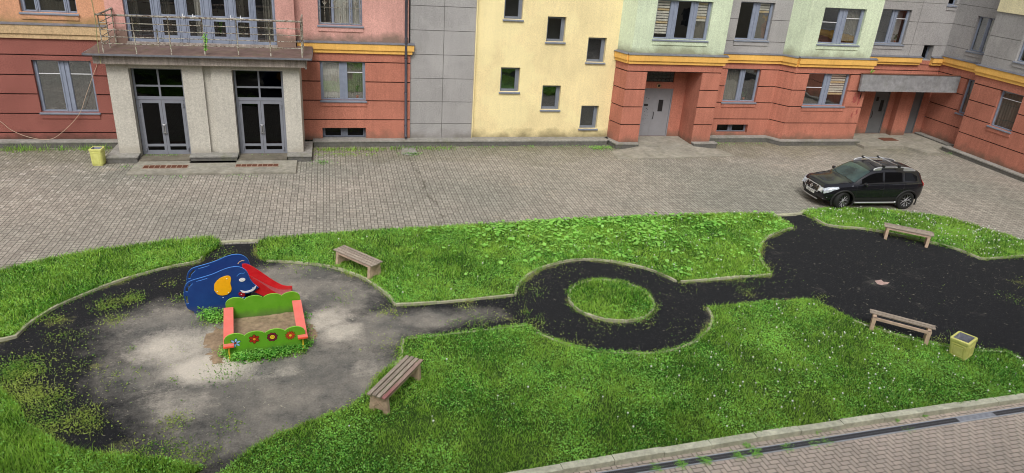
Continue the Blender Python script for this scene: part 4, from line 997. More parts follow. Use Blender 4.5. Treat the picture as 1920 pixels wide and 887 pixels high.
# long tufts at lawn edges
for k in LAWN:
    p = LAWN[k] + LAWN[k][:1]
    for i in range(len(p) - 1):
        a, b = np.array(p[i]), np.array(p[i + 1]); L = np.linalg.norm(b - a)
        if min(a[1], b[1]) < 9.9 and k == 'front' or max(abs(a).max(), abs(b).max()) > 27: continue
        n = int(L * 200); t = rng.uniform(0, 1, n); q_ = a + (b - a) * t[:, None] + rng.normal(0, .05, (n, 2))
        c = blob_noise(q_[:, 0], q_[:, 1], 4, 77); kk = c > (-.3 if k in ('left', 'corner') else -.05); q_ = q_[kk]; n = len(q_)
        GX.append(q_[:, 0]); GY.append(q_[:, 1]); GH.append(rng.uniform(.06, .2 if k in ('left', 'corner') else .15, n)); GZ.append(np.full(n, .01)); GW.append(rng.uniform(.006, .011, n)); GT.append(rng.uniform(.1, .8, n))
GX, GY, GH, GW, GT, GZ = map(np.concatenate, (GX, GY, GH, GW, GT, GZ))
blade_mesh('grass', GX, GY, GZ, GH, GW, GH * rng.uniform(.2, 1.0, len(GX)), GT, M['grass'])
LX, LY, LR, LT, LZ = map(np.concatenate, (LX, LY, LR, LT, LZ))
leaf_mesh('clover', LX, LY, LZ, LR, np.abs(rng.normal(0, .5, len(LX))), LT, M['herb'])
# coltsfoot: large round leaves in the back lawn
x, y = scatter(LAWN['back'], 110); ca = np.exp(-((x - 9.2) / 3.9) ** 2 - ((y - 20.2) / 2.2) ** 2) + .5 * np.exp(-((x - 4.4) / 1.6) ** 2 - ((y - 20.0) / .9) ** 2) + .5 * np.exp(-((x - 15) / 1.6) ** 2 - ((y - 20.6) / 1.2) ** 2) + .8 * np.exp(-((x - 9.5) / .5) ** 2 - ((y - 16.6) / .35) ** 2)
kk = rng.uniform(0, 1, len(x)) < ca * (.55 + .5 * blob_noise(x, y, 4.5, 5)); x, y = x[kk], y[kk]; n = len(x)
leaf_mesh('coltsfoot', x, y, rng.uniform(.12, .19, n), rng.uniform(.03, .07, n), np.abs(rng.normal(0, .36, n)), rng.uniform(.35, 1, n), M['herb'], sides=9)
# dandelion clocks and clover heads
fx, fy, fr_ = [], [], []
for k, dens in (('front', 6.5), ('right', 16), ('back', 4)):
    x, y = scatter(LAWN[k], dens)
    if k == 'front': kk = rng.uniform(0, 1, len(x)) < np.where(x > 6.5, 1.0, .10); x, y = x[kk], y[kk]
    if k == 'back': kk = rng.uniform(0, 1, len(x)) < np.where(x > 8, .8, .25); x, y = x[kk], y[kk]
    fx.append(x); fy.append(y)
fx, fy = np.concatenate(fx), np.concatenate(fy); mb = MB()
for a, b in zip(fx, fy):
    r_ = rnd.uniform(.010, .024); z = rnd.uniform(.12, .19); vs = []
    mb.lathe([(0, -r_), (r_ * .8, -r_ * .6), (r_, 0), (r_ * .8, r_ * .6), (0, r_)], 6, Matrix.Translation((a, b, z)))
    mb.tube([(a, b, .03), (a, b, z)], .002, 3)
o = mb.build('dandelion_clocks', M['fluff'], smooth=True); o['kind'] = 'stuff'

# weeds on the rubber, along kerbs and at the foot of the building
WX, WY, WH, WT = [], [], [], []; HX, HY, HR, HZ = [], [], [], []
wp_ = [(p, mr.uniform(.25, .5), mr.choice([60, 110, 190]), mr.choice([.04, .06, .09])) for p in MOSSP]
wp_ += [(p, .42, 620, .09) for p in [(-6.49, 13.68), (-6.08, 13.0), (-5.61, 12.52), (-6.48, 14.05), (-5.22, 12.0)]] + [(p, .28, 240, .08) for p in [(-6.11, 13.81), (-5.36, 12.9), (-4.54, 11.89), (-2.93, 10.98), (-3.55, 11.01), (-5.4, 16.45), (-4.9, 16.79), (-2.46, 10.77)]]
wp_ += [(p, r_, n_, h_) for p, r_, n_, h_ in zip([(-3.8, 16.66), (-2.97, 15.53), (-2.7, 15.75), (-5.34, 16.45), (-4.67, 12.06), (-4.72, 12.39), (-6.05, 15.22), (-5.62, 15.17), (-5.77, 13.04), (-6.41, 13.85), (-4.44, 14.47), (-3.36, 13.14), (4.59, 14.47), (4.49, 13.63), (5.4, 13.16), (4.49, 14.87), (3.23, 14.39), (2.75, 14.57), (7.44, 14.51), (7.76, 14.75), (-0.97, 14.68), (-2.47, 14.21), (-2.21, 13.9), (-1.93, 13.78), (-1.6, 13.82), (-1.27, 13.84), (-0.94, 13.9), (-0.78, 14.32), (-2.58, 15.68), (12.95, 14.72), (12.75, 12.3), (14.65, 12.3), (15.09, 12.24), (-6.35, 13.39), (-5.44, 11.73)],
   [.25,.3,.3,.4,.3,.2,.3,.3,.3,.4,.1,.1,.3,.3,.25,.15,.3,.3,.2,.15,.08,.15,.18,.18,.18,.18,.18,.12,.2,.2,.2,.2,.2,.5,.4],
   [120,260,220,200,200,80,120,90,200,240,25,20,120,140,90,50,90,60,120,90,30,170,200,200,200,200,200,120,140,60,60,60,90,350,200],
   [.08,.12,.12,.08,.14,.1,.07,.07,.12,.14,.08,.06,.14,.16,.16,.18,.14,.1,.12,.12,.1,.1,.1,.1,.1,.1,.1,.1,.12,.12,.1,.12,.18,.14,.14])]
for (p, r_, n_, h_) in wp_:
    a = rng.normal(0, 1, (n_, 2)) * r_ * .6 + np.array(p); m_ = n_ // 3
    WX.append(a[:m_, 0]); WY.append(a[:m_, 1]); WH.append(rng.uniform(.4, 1.4, m_) * h_); WT.append(rng.uniform(0, 1, m_))
    HX.append(a[m_:, 0]); HY.append(a[m_:, 1]); HR.append(rng.uniform(.006, .019, n_ - m_)); HZ.append(.012 + rng.uniform(0, 1, n_ - m_) * h_ * .7)
for (cx_, cy_, rx_, ry_, n_) in ((6.9, 15.2, 2.6, 2.0, 900), (11.0, 16.4, 2.4, .7, 260), (4.0, 15.6, 1.2, .6, 260), (16, 17, 5, 3.5, 260), (-6, 14.2, 3.0, 2.6, 900)):
    a = np.column_stack([rng.uniform(cx_ - rx_, cx_ + rx_, n_), rng.uniform(cy_ - ry_, cy_ + ry_, n_)]); a = a[blob_noise(a[:, 0], a[:, 1], 3.2, 91) > .05]
    HX.append(a[:, 0]); HY.append(a[:, 1]); HR.append(rng.uniform(.005, .013, len(a))); HZ.append(rng.uniform(.012, .03, len(a)))
WX, WY, WH, WT = map(np.concatenate, (WX, WY, WH, WT))
blade_mesh('edge_weeds', WX, WY, np.full(len(WX), .008), WH, rng.uniform(.005, .01, len(WX)), WH * rng.uniform(.3, 1.2, len(WX)), WT, M['weed_dry'])
HX, HY, HR, HZ = map(np.concatenate, (HX, HY, HR, HZ))
leaf_mesh('low_weeds', HX, HY, HZ, HR, np.abs(rng.normal(0, .5, len(HX))), rng.uniform(0, 1, len(HX)), M['weed_dry'])
# denser broad-leaved weeds around the sandbox and slide
sx = []
for p, n_, r_ in zip([(-2.94, 15.53), (-3.1, 15.62), (-2.76, 15.43), (-2.44, 14.0), (-2.26, 13.83), (-2.04, 13.75), (-1.76, 13.76), (-1.49, 13.8), (-1.22, 13.85), (-0.94, 13.94), (-0.74, 14.09), (-0.79, 14.66), (-0.83, 15.27), (6.95, 14.57), (7.28, 14.32), (7.63, 14.63)], [260,150,180,220,260,260,260,260,260,220,160,60,60,60,120,90], [.11,.10,.12,.08,.09,.09,.09,.09,.09,.09,.08,.09,.09,.2,.14,.12]):
    sx.append(np.column_stack([rng.normal(0, 1, (n_, 2)) * r_ + np.array(p), rng.uniform(.02, .17, n_) * (1.5 if r_ > .095 else 1)]))
sx = np.concatenate(sx); leaf_mesh('broadleaf_weeds', sx[:, 0], sx[:, 1], sx[:, 2], rng.uniform(.012, .026, len(sx)), np.abs(rng.normal(0, .6, len(sx))), rng.uniform(0, .7, len(sx)), M['herb'], elong=1.25)
# building foot
bx, by, bh = [], [], []
for (x0, x1, y, n_, h_) in ((-12, -8.4, 29.12, 500, .2), (-.8, 2.2, 28.9, 500, .12), (-.7, 1.5, 28.3, 350, .05), (2.3, 5.0, 29.0, 420, .12), (2.6, 3.3, 28.2, 160, .08), (5, 12, 29.1, 320, .08), (11.0, 12.0, 28.8, 420, .12), (-7, -1.5, 25.82, 70, .05), (17.3, 20.0, 29.5, 120, .05), (-7.6, -7.1, 26.9, 40, .08), (-.7, -.2, 27.2, 130, .1), (-6.9, -5.4, 27.93, 120, .05), (-3.5, -2, 27.93, 10, .04), (29.2, 29.6, 27.6, 60, .08)):
    c = rng.uniform(x0, x1, max(2, n_ // 9)); i = rng.integers(0, len(c), n_); zb = .09 if abs(y - 27.93) < .01 else 0
    bx.append(c[i] + rng.normal(0, .14, n_)); by.append(y - np.abs(rng.normal(0, .2 if zb == 0 else .02, n_))); bh.append(rng.uniform(.3, 1.3, n_) * h_ + zb)
bx, by, bh = map(np.concatenate, (bx, by, bh))
k2 = len(bx) // 2
blade_mesh('wall_foot_weeds', bx[:k2], by[:k2], np.full(k2, .002), bh[:k2], rng.uniform(.01, .018, k2), bh[:k2] * .6, rng.uniform(0, .6, k2), M['grass'])
leaf_mesh('wall_foot_weeds', bx[k2:], by[k2:], bh[k2:] * .8 + .01, rng.uniform(.010, .022, len(bx) - k2), np.abs(rng.normal(0, .5, len(bx) - k2)), rng.uniform(0, .55, len(bx) - k2), M['herb'])
# drain weeds
dx_ = []
for s0, n_ in ((1.0, 110), (1.5, 130), (2.2, 110), (2.6, 120), (3.3, 60), (.5, 60), (4.2, 40), (6.2, 20), (3.9, 40)):
    p = o0 + dd * (s0 - .2); a = rng.normal(0, .06, (n_, 2)) + np.array([p.x, p.y + .02]); dx_.append(a)
dx_ += [rng.normal(0, .04, (50, 2)) + np.array(p) for p in [(9.18, 9.59), (9.46, 9.64), (11.87, 9.72), (11.14, 9.66), (5.98, 9.67), (7.52, 9.43)]]
dx_ = np.concatenate(dx_); leaf_mesh('drain_weeds', dx_[:, 0], dx_[:, 1], rng.uniform(.015, .07, len(dx_)), rng.uniform(.007, .016, len(dx_)), np.abs(rng.normal(0, .5, len(dx_))), rng.uniform(.2, .9, len(dx_)), M['herb'], elong=1.3)
# straw and fluff on the black rubber
n = 4200; x = rng.uniform(-10, 21, n); y = rng.uniform(10, 20.5, n); ok = inside(poly_r, x, y)
for p in LAWN.values(): ok &= ~inside(p, x, y)
x, y = x[ok], y[ok]; n = len(x); mb = MB()
for a, b in zip(x, y):
    t = rnd.uniform(0, 3.14) if rnd.random() < .4 else rnd.gauss(2.4, .3); l = rnd.choice([.006, .008, .01, .02, .04]) * rnd.uniform(.6, 1.2); w = rnd.uniform(.002, .004)
    c, s = math.cos(t), math.sin(t); mb.add([(a - c * l - s * w, b - s * l + c * w, .0115), (a + c * l - s * w, b + s * l + c * w, .0115), (a + c * l + s * w, b + s * l - c * w, .0115), (a - c * l + s * w, b - s * l - c * w, .0115)], [(0, 3, 2, 1)])
o = mb.build('straw_bits', M['straw']); o['kind'] = 'stuff'

# weeds between kerb stones and the rubber surface
ex, ey = [], []
for k in LAWN:
    pl_ = offset_poly(LAWN[k], .07)
    for i in range(len(pl_)):
        a, b = np.array(pl_[i]), np.array(pl_[(i + 1) % len(pl_)])
        if max(abs(a).max(), abs(b).max()) > 27: continue
        n = int(np.linalg.norm(b - a) * 95); t = rng.uniform(0, 1, n); e = a + (b - a) * t[:, None] + rng.normal(0, .055, (n, 2)); ok = inside(poly_r, e[:, 0], e[:, 1]) & (blob_noise(e[:, 0], e[:, 1], 2.6, 55) > -.15)
        ex.append(e[ok, 0]); ey.append(e[ok, 1])
ex, ey = np.concatenate(ex), np.concatenate(ey); n = len(ex); h = n // 2
blade_mesh('kerb_weeds', ex[:h], ey[:h], np.full(h, .008), rng.uniform(.03, .10, h), rng.uniform(.006, .011, h), rng.uniform(.02, .07, h), rng.uniform(0, 1, h), M['weed_dry'])
leaf_mesh('kerb_weeds', ex[h:], ey[h:], rng.uniform(.012, .06, n - h), rng.uniform(.007, .02, n - h), np.abs(rng.normal(0, .5, n - h)), rng.uniform(0, 1, n - h), M['weed_dry'])
# the hole worn through the rubber in the middle of the plaza
hole = [(15.33, 15.52), (15.59, 15.56), (15.56, 15.43), (15.73, 15.38), (15.59, 15.29), (15.34, 15.25), (15.27, 15.33)]
mb = MB(); mb.prism(hole, -.01, .0125); o = mb.build('bare_patch', plain('bare_base', srgb(176, 150, 142), .95, var=.2, scale=20)); o['kind'] = 'structure'

# ---------------------------------------------------------------- benches
def bench(loc, rz, label, slats=(0, 1, 2, 3), pink=None, rail_drop=0.0):
    """origin between the feet; length along local x"""
    b = tag(empty('park_bench', loc, rz), label, 'bench', 'wooden slat benches on concrete sides')
    L, D, H = 1.5, .42, .45
    for k in slats:
        mb = MB(); y = -D / 2 + .05 + k * .107; dl = rnd.uniform(-.012, .012); dz = rnd.uniform(-.002, .004)
        mb.box(-L / 2 + dl, L / 2 + dl, y - .040, y + .040, H - .032 + dz, H + dz)
        o = mb.build('seat_slat', M['wood'], b, bevel=.004)
        if pink is not None and k == pink: o.data.materials[0] = M['wood_pink']
    for y in (-D / 2 + .05, D / 2 - .05):
        mb = MB(); mb.box(-L / 2 + .08, L / 2 - .08, y - .022, y + .022, H - .105, H - .034); mb.build('side_rail', M['bench_pink'], b, bevel=.003)
    for s in (-1, 1):
        mb = MB(); x0, x1 = s * (L / 2 - .13) - .045, s * (L / 2 - .13) + .045; z = H - .034
        for sy in (-1, 1):      # splayed feet with a bridge on top: an arch seen from the end
            mb.hexa([(x0, sy * (D / 2 + .005) - sy * .0, 0), (x1, sy * (D / 2 + .005), 0), (x1, sy * (D / 2 - .11), 0), (x0, sy * (D / 2 - .11), 0)][::(1 if sy < 0 else -1)] +
                    [(x0, sy * (D / 2 - .03), z), (x1, sy * (D / 2 - .03), z), (x1, sy * (D / 2 - .15), z), (x0, sy * (D / 2 - .15), z)][::(1 if sy < 0 else -1)])
        mb.box(x0 + .004, x1 - .004, -D / 2 + .10, D / 2 - .10, H - .16, z - .002)
        mb.box(x0 + .008, x1 - .008, -D / 2 + .09, D / 2 - .09, .07, H - .15)
        xe = s * (L / 2 - .13) + s * .045      # raised moulded cross on the outer face
        for (ya, za, yb_, zb_) in ((-.14, .10, .14, .34), (-.14, .34, .14, .10)):
            mb.hexa([(xe, ya - .016, za), (xe + s * .008, ya - .016, za), (xe + s * .008, ya + .016, za), (xe, ya + .016, za), (xe, yb_ - .016, zb_), (xe + s * .008, yb_ - .016, zb_), (xe + s * .008, yb_ + .016, zb_), (xe, yb_ + .016, zb_)])
        mb.build('leg', M['bench_side'], b, bevel=.006)
    return b
t_ = NT('red_tinged_slat'); oo = t_.n('ShaderNodeTexCoord').outputs['Object']; g_ = t_.noise(6, t_.mapping(oo, (1.2, 16, 16)), detail=6, rough=.7); xx = t_.sep(oo)[0]
t_.bsdf(t_.mix(t_.ramp(xx, -.1, -.5, .1, .7), t_.mix(t_.ramp(g_, .3, .7), srgb(128, 104, 96), srgb(188, 168, 154)), srgb(150, 88, 92)), .85, 0, .2, t_.bump(g_, .4, .006)); M['wood_pink'] = t_.m
bench((.49, 17.68, .05), math.atan2(-1.1, .94), 'weathered slat bench standing in the back lawn behind the elephant slide', rail_drop=0)
bench((1.03, 12.0, .05), math.atan2(1.22, .88), 'weathered slat bench with reddish front slat, on the front lawn beside the sandbox area', pink=0)
bench((18.58, 18.06, .01), math.atan2(-.93, 1.18), 'bench at the far edge of the black plaza, nearest the black car')
bench((13.72, 12.67, .01), math.atan2(-1.0, 1.15), 'bench with missing front slats beside the leaning yellow bin', slats=(1.85, 3))

# ---------------------------------------------------------------- waste bins
binm = NT('lime_yellow_paint'); nz = binm.noise(6, detail=7, rough=.7); zz = binm.sep(binm.n('ShaderNodeTexCoord').outputs['Object'])[2]
bc = binm.mix(binm.ramp(nz, .3, .7), srgb(192, 192, 104), srgb(218, 218, 138)); bc = binm.mix(binm.ramp(binm.math('ADD', zz, binm.math('MULTIPLY', nz, .25)), .22, .1, 0, .55), bc, srgb(110, 108, 62))
binm.bsdf(bc, .7, 0, .3, binm.bump(nz, .3, .006)); M['bin'] = binm.m
def bin_(loc, rz, w, h, taper, label, tilt=(0, 0), raised=0.0, round_=.03):
    b = tag(empty('waste_bin', loc, rz), label, 'waste bin', 'yellow concrete waste bins'); b.rotation_euler = (tilt[0], tilt[1], rz)
    mb = MB(); a = w / 2; c = a - taper
    def ring(s, z, ch):
        s2 = s - ch; return [(-s2, -s, z), (s2, -s, z), (s, -s2, z), (s, s2, z), (s2, s, z), (-s2, s, z), (-s, s2, z), (-s, -s2, z)]
    z0 = raised; rs = [ring(c, z0 + .0, round_), ring(c + .002, z0 + .03, round_), ring(a - .012, h - .09, round_), ring(a, h - .07, round_), ring(a, h - .012, round_), ring(a - .014, h, round_), ring(a - .05, h, .01), ring(a - .055, h - .03, .01)]
    vs = sum(rs, []); fs = [tuple(range(8))[::-1]]
    for i in range(len(rs) - 1):
        for k in range(8): fs.append((i * 8 + k, i * 8 + (k + 1) % 8, i * 8 + 8 + (k + 1) % 8, i * 8 + 8 + k))
    mb.add(vs, fs); mb.build('body', M['bin'], b, bevel=.004)
    for k in range(4):      # raised frame on each side around a recessed panel
        an = k * math.pi / 2; R_ = Matrix.Rotation(an, 4, 'Z'); mb = MB()
        def q(u, z, o): 
            f = (z - z0) / (h - z0); rad = c + (a - .012 - c) * f + o; v = R_ @ Vector((u, -rad, z)); return (v.x, v.y, v.z)
        def bar(u0, u1, za, zb): mb.hexa([q(u0, za, .012), q(u1, za, .012), q(u1, za, -.01), q(u0, za, -.01), q(u0, zb, .012), q(u1, zb, .012), q(u1, zb, -.01), q(u0, zb, -.01)])
        e = c - .035; za, zb = z0 + .05, h - .12; bar(-e, -e + .03, za, zb); bar(e - .03, e, za, zb); bar(-e + .031, e - .031, za, za + .03); bar(-e + .031, e - .031, zb - .03, zb)
        e -= .05; bar(-e, e, za + .055, zb - .055)
        mb.build('side_panel', M['bin'], b, bevel=.003)
    mb = MB(); i = a - .058
    vs = ring(i, h - .004, .01) + ring(i - .03, z0 + .08, .01); fs = [tuple(range(8, 16))] + [(k + 8, (k + 1) % 8 + 8, (k + 1) % 8, k) for k in range(8)]
    mb.add(vs, fs); mb.build('liner', M['liner'], b)
    if raised:
        mb = MB(); s = c * .62; mb.box(-s, s, -s, s, 0, raised); mb.build('foot', M['ledge'], b)
    return b
M['liner'] = plain('bin_liner_metal', srgb(150, 152, 162), .5, .2, var=.4, scale=9)
bin_((14.58, 11.56, .03), R(22), .45, .56, .035, 'large lime yellow bin leaning on the lawn edge near the right bench', tilt=(R(-4), R(-7)), raised=.05)
bin_((-8.30, 27.22, 0), R(-4), .42, .62, .035, 'small yellow bin on the paving beside the grey entrance block', tilt=(0, 0), raised=0)

# ---------------------------------------------------------------- flat shaped panels (sandbox, elephant)
def panel_mesh(outer, holes=(), thick=.03, bevel=.004, res=1):
    cu = bpy.data.curves.new('panel', 'CURVE'); cu.dimensions = '2D'; cu.fill_mode = 'BOTH'; cu.extrude = thick / 2 - bevel; cu.bevel_depth = bevel; cu.bevel_resolution = 1
    for pts in [outer] + list(holes):
        s = cu.splines.new('POLY'); s.points.add(len(pts) - 1); s.use_cyclic_u = True
        for i, p in enumerate(pts): s.points[i].co = (p[0], p[1], 0, 1)
    o = bpy.data.objects.new('tmp', cu); COL.objects.link(o); dg = bpy.context.evaluated_depsgraph_get(); dg.update()
    me = bpy.data.meshes.new_from_object(o.evaluated_get(dg)); bpy.data.objects.remove(o)
    me.transform(Matrix.Rotation(R(90), 4, 'X')); return me      # stands in the xz plane, thickness along y
def panel(name, me, mat, parent, y=0.0, label=None, off=(0, 0), edge=None):
    me = me.copy(); me.transform(Matrix.Translation((off[0], y, off[1]))); me.materials.clear(); me.materials.append(mat)
    if edge:
        me.materials.append(edge)
        for p in me.polygons:
            if abs(p.normal.y) < .9: p.material_index = 1
    o = bpy.data.objects.new(name, me); COL.objects.link(o); o.parent = parent
    if label: o['label'] = label
    return o
M['lime'] = worn_paint('lime_green_panel', srgb(92, 160, 28), srgb(122, 182, 56)); M['lime_edge'] = plain('lime_edge', srgb(140, 200, 70), .5)
M['blue'] = worn_paint('blue_panel', srgb(20, 56, 122), srgb(34, 78, 146)); M['blue_edge'] = plain('light_blue_edge', srgb(70, 140, 220), .5)
M['ear'] = plain('orange_yellow_plastic', srgb(246, 178, 20), .45, var=.05); M['redp'] = worn_paint('red_plastic', srgb(196, 22, 32), srgb(222, 62, 60))
M['pinkp'] = worn_paint('faded_pink_seat', srgb(238, 116, 104), srgb(240, 150, 138)); M['orangep'] = plain('orange_red_seat', srgb(236, 92, 62), .5)
M['yel'] = plain('yellow_pipe', srgb(226, 190, 60), .5); M['darkred'] = plain('dark_red_paint', srgb(150, 20, 30), .5)

sb = tag(empty('sandbox', (-2.39, 13.86, 0), R(6.6)), 'green scalloped sandbox with pink seats and painted flowers, in front of the blue slide', 'sandbox')
def scallop(L, z0, h0, bumps, xl=0.0):
    pts = [(xl, z0), (L + xl, z0)]; w = L / bumps
    # right shoulder up, four lobes leftwards
    for k in range(bumps - 1, -1, -1):
        c = xl + w * (k + .5)
        a0, a1 = (0, 150) if k == bumps - 1 else ((30, 180) if k == 0 else (32, 148))
        for t in np.linspace(R(a0), R(a1), 12): pts.append((c + math.cos(t) * w * .585 if 0 < k < bumps - 1 else c + math.cos(t) * w * (.5 if (k == 0 and t > R(90)) or (k == bumps - 1 and t < R(90)) else .585), h0 + math.sin(t) * .165))
    return pts
sc_f = scallop(1.66, 0, .42, 4); pm = panel_mesh(sc_f, (), .03, .005)
front = panel('front_panel', pm, M['lime'], sb, y=0, off=(-.05, 0), edge=M['lime_edge'])
back = panel('back_panel', pm, M['lime'], sb, y=1.62, off=(-.02, 0), edge=M['lime_edge'])
def flower(cx, cz, petals, rp, wp, rc, mp, mo, mc, ph=0.0):
    mb = MB(); y = -.0165
    for layer, (rr, ww, mi, dy) in enumerate(((1.0, 1.0, 1, 0), (.84, .72, 0, -.0015))):
        for k in range(petals):
            a = ph + 2 * math.pi * k / petals; pts = []
            for t in np.linspace(0, 2 * math.pi, 12, endpoint=False):
                u = rp * .58 + math.cos(t) * rp * .44 * rr; v = math.sin(t) * wp * ww
                pts.append((cx + u * math.cos(a) - v * math.sin(a), y + dy - .0001 * k, cz + u * math.sin(a) + v * math.cos(a)))
            mb.add(pts, [tuple(range(12))], mi)
    for rr, mi, dy in ((rc * 1.25, 1, -.004), (rc, 2, -.0055)):
        mb.add([(cx + math.cos(t) * rr, y + dy, cz + math.sin(t) * rr) for t in np.linspace(0, 2 * math.pi, 14, endpoint=False)], [tuple(range(14))], mi)
    return mb.build('painted_flower', [mp, mo, mc], front)
blk = plain('outline_black', srgb(26, 20, 22), .5); skyb = plain('petal_blue', srgb(150, 200, 235), .5); prd = plain('petal_red', srgb(168, 44, 24), .5); org = plain('centre_orange', srgb(240, 160, 40), .5)
mar = plain('petal_maroon', srgb(120, 26, 52), .5); yel = plain('centre_yellow', srgb(236, 206, 50), .5); pro = plain('petal_orange', srgb(200, 70, 36), .5)
flower(.17, .36, 6, .115, .030, .018, skyb, blk, prd, .3); flower(.555, .40, 6, .115, .040, .030, prd, blk, org, .5); flower(.925, .40, 8, .115, .042, .052, mar, blk, yel, .2); flower(1.30, .385, 12, .115, .020, .030, pro, blk, yel, .1)
# dots in the third flower
mb = MB()
for (a, b) in ((-.02, .015), (.02, .015), (0, -.005), (-.02, -.02), (.02, -.02)):
    mb.add([(.925 + a + math.cos(t) * .006, -.0235, .40 + b + math.sin(t) * .006) for t in np.linspace(0, 6.28, 8, endpoint=False)], [tuple(range(8))])
mb.build('flower_dots', prd, front)
for x, sgn in ((.0, 1), (1.47, -1)):
    mb = MB(); xa, xb = (x - .07, x + .14) if sgn > 0 else (x - .02, x + .19)
    mb.box(xa, xb, -.14, 1.58, .335, .365); mb.build('seat', [M['pinkp']], sb, bevel=.006)
    mb = MB(); mb.box(xa - .002, xb + .002, -.148, -.125, .33, .367); mb.build('seat_end', M['orangep'], sb, bevel=.004)
    for yy in (-.09, 1.5):
        mb = MB(); xc = (xa + xb) / 2; mb.tube([(xc, yy, 0), (xc, yy, .335)], .019, 8); mb.build('leg', M['yel'], sb, smooth=True)
    mb = MB(); mb.box(x + (.01 if sgn > 0 else .10), x + (.04 if sgn > 0 else .13), .03, 1.59, 0, .12); mb.build('side_board', M['lime'], sb)
# sand: inside and spilled on the left
def sandheap():
    n, m_ = 130, 100; x = np.linspace(-2.98, -.35, n); y = np.linspace(13.35, 15.65, m_); Xs, Ys = np.meshgrid(x, y)
    a = R(6.6); u = (Xs + 2.39) * math.cos(a) + (Ys - 13.86) * math.sin(a); v = -(Xs + 2.39) * math.sin(a) + (Ys - 13.86) * math.cos(a)
    inn = np.clip(np.minimum(np.minimum(u - .0, 1.58 - u), np.minimum(v, 1.6 - v)) * 8 + .5, 0, 1)
    d = np.sqrt(((u + .12) / .46) ** 2 + ((v - .72) / .85) ** 2); spill = np.clip(1.15 - d + .25 * blob_noise(Xs, Ys, 5, 3) + .16 * blob_noise(Xs, Ys, 17, 33), 0, 1)
    d2 = np.sqrt(((u - 1.7) / .32) ** 2 + ((v - .6) / .65) ** 2); spill2 = np.clip(1.0 - d2 + .25 * blob_noise(Xs, Ys, 6, 9), 0, 1)
    Z = np.maximum(np.maximum(inn * (.07 + .025 * blob_noise(Xs, Ys, 6, 12) + .012 * blob_noise(Xs, Ys, 20, 13)), spill * .07), spill2 * .05) - .002 + .004 * blob_noise(Xs, Ys, 28, 19)
    Z = np.where(np.maximum(np.maximum(inn, spill), spill2) < .05, -.02, Z - .010 * (1 - inn) + .012 * (1 - inn) * rng.random(Z.shape))
    vs = list(zip(Xs.ravel(), Ys.ravel(), Z.ravel())); fs = [(j * n + i, j * n + i + 1, (j + 1) * n + i + 1, (j + 1) * n + i) for j in range(m_ - 1) for i in range(n - 1)]
    mb = MB(); mb.add(vs, fs); o = mb.build('sand', M['sand'], smooth=True); o['kind'] = 'stuff'
sandheap()

# ---------------------------------------------------------------- elephant slide
el = tag(empty('elephant_slide', (-3.37, 15.83, 0), R(4)), 'blue elephant shaped play slide with orange ear and red chute', 'slide')
body = smooth_line([(.02, .0), (.0, .09), (-.05, .13), (-.125, .20), (-.155, .37), (-.165, .55), (-.13, .74), (-.05, .86), (.06, .915), (.20, .95), (.375, .995), (.52, 1.04), (.665, 1.10), (.80, 1.15), (.93, 1.178), (1.06, 1.175), (1.16, 1.13), (1.235, 1.05), (1.27, .96), (1.295, .85), (1.35, .73), (1.43, .63), (1.47, .585)], 4)
body += smooth_line([(1.47, .585), (1.44, .56), (1.36, .50), (1.25, .455), (1.14, .44), (1.10, .40), (1.16, .34), (1.22, .30), (1.25, .2), (1.24, .0)], 4)[1:]
def slot(pts, w=.032):
    c = smooth_line(pts, 4); l, r = [], []
    for i, p in enumerate(c):
        a = Vector(c[min(i + 1, len(c) - 1)]) - Vector(c[max(0, i - 1)]); a.normalize(); nrm = Vector((-a.y, a.x)); l.append((p[0] + nrm.x * w, p[1] + nrm.y * w)); r.append((p[0] - nrm.x * w, p[1] - nrm.y * w))
    return l + r[::-1]
slots = [slot([(-.11, .30), (-.12, .42), (-.115, .52)]), slot([(-.105, .62), (-.07, .73), (0, .81), (.04, .85)]), slot([(.12, .885), (.25, .915), (.38, .95)], .018)]
em = panel_mesh(body, slots, .032, .007)
pf_ = panel('side_panel', em, M['blue'], el, y=0, edge=M['blue_edge']); pbk = panel('side_panel', em, M['blue'], el, y=.68, edge=M['blue_edge'])
ear = smooth_line([(.50, .62), (.52, .78), (.62, .90), (.76, .965), (.86, .96), (.885, .88), (.86, .77), (.875, .65), (.85, .55), (.76, .48), (.64, .47), (.55, .52), (.50, .62)], 4)[:-1]
def tie(me_pts, name, mat, y, th=.016): return panel(name, panel_mesh(me_pts, (), th, .003), mat, el, y=y)
tie(ear, 'ear', M['ear'], -.025); tie(ear, 'ear', M['ear'], .705)
def ell(cx, cz, a, b, rot=0, n=20): return [(cx + math.cos(t) * a * math.cos(rot) - math.sin(t) * b * math.sin(rot), cz + math.cos(t) * a * math.sin(rot) + math.sin(t) * b * math.cos(rot)) for t in np.linspace(0, 2 * math.pi, n, endpoint=False)]
tie(ell(1.13, .835, .070, .045, .15), 'eye', M['white'], -.022, .010)
tusk = smooth_line([(1.07, .56), (1.18, .525), (1.30, .55), (1.38, .61), (1.43, .66), (1.40, .575), (1.32, .515), (1.20, .485), (1.11, .50), (1.07, .56)], 4)[:-1]
tie(tusk, 'tusk', M['white'], -.026, .018); tie(ell(1.09, .45, .075, .055, -.5), 'lip', M['darkred'], -.020, .014)
mb = MB(); mb.tube([(1.02, -.017, .93), (1.06, -.017, .985), (1.12, -.017, 1.01), (1.17, -.017, 1.0), (1.20, -.017, 1.015)], .007, 6); mb.build('eyebrow', M['blue_edge'], pf_)
mb = MB(); mb.tube([(1.02, .663, .93), (1.06, .663, .985), (1.12, .663, 1.01), (1.17, .663, 1.0)], .010, 6); mb.build('eyebrow', M['beige'], pbk)
mb = MB()
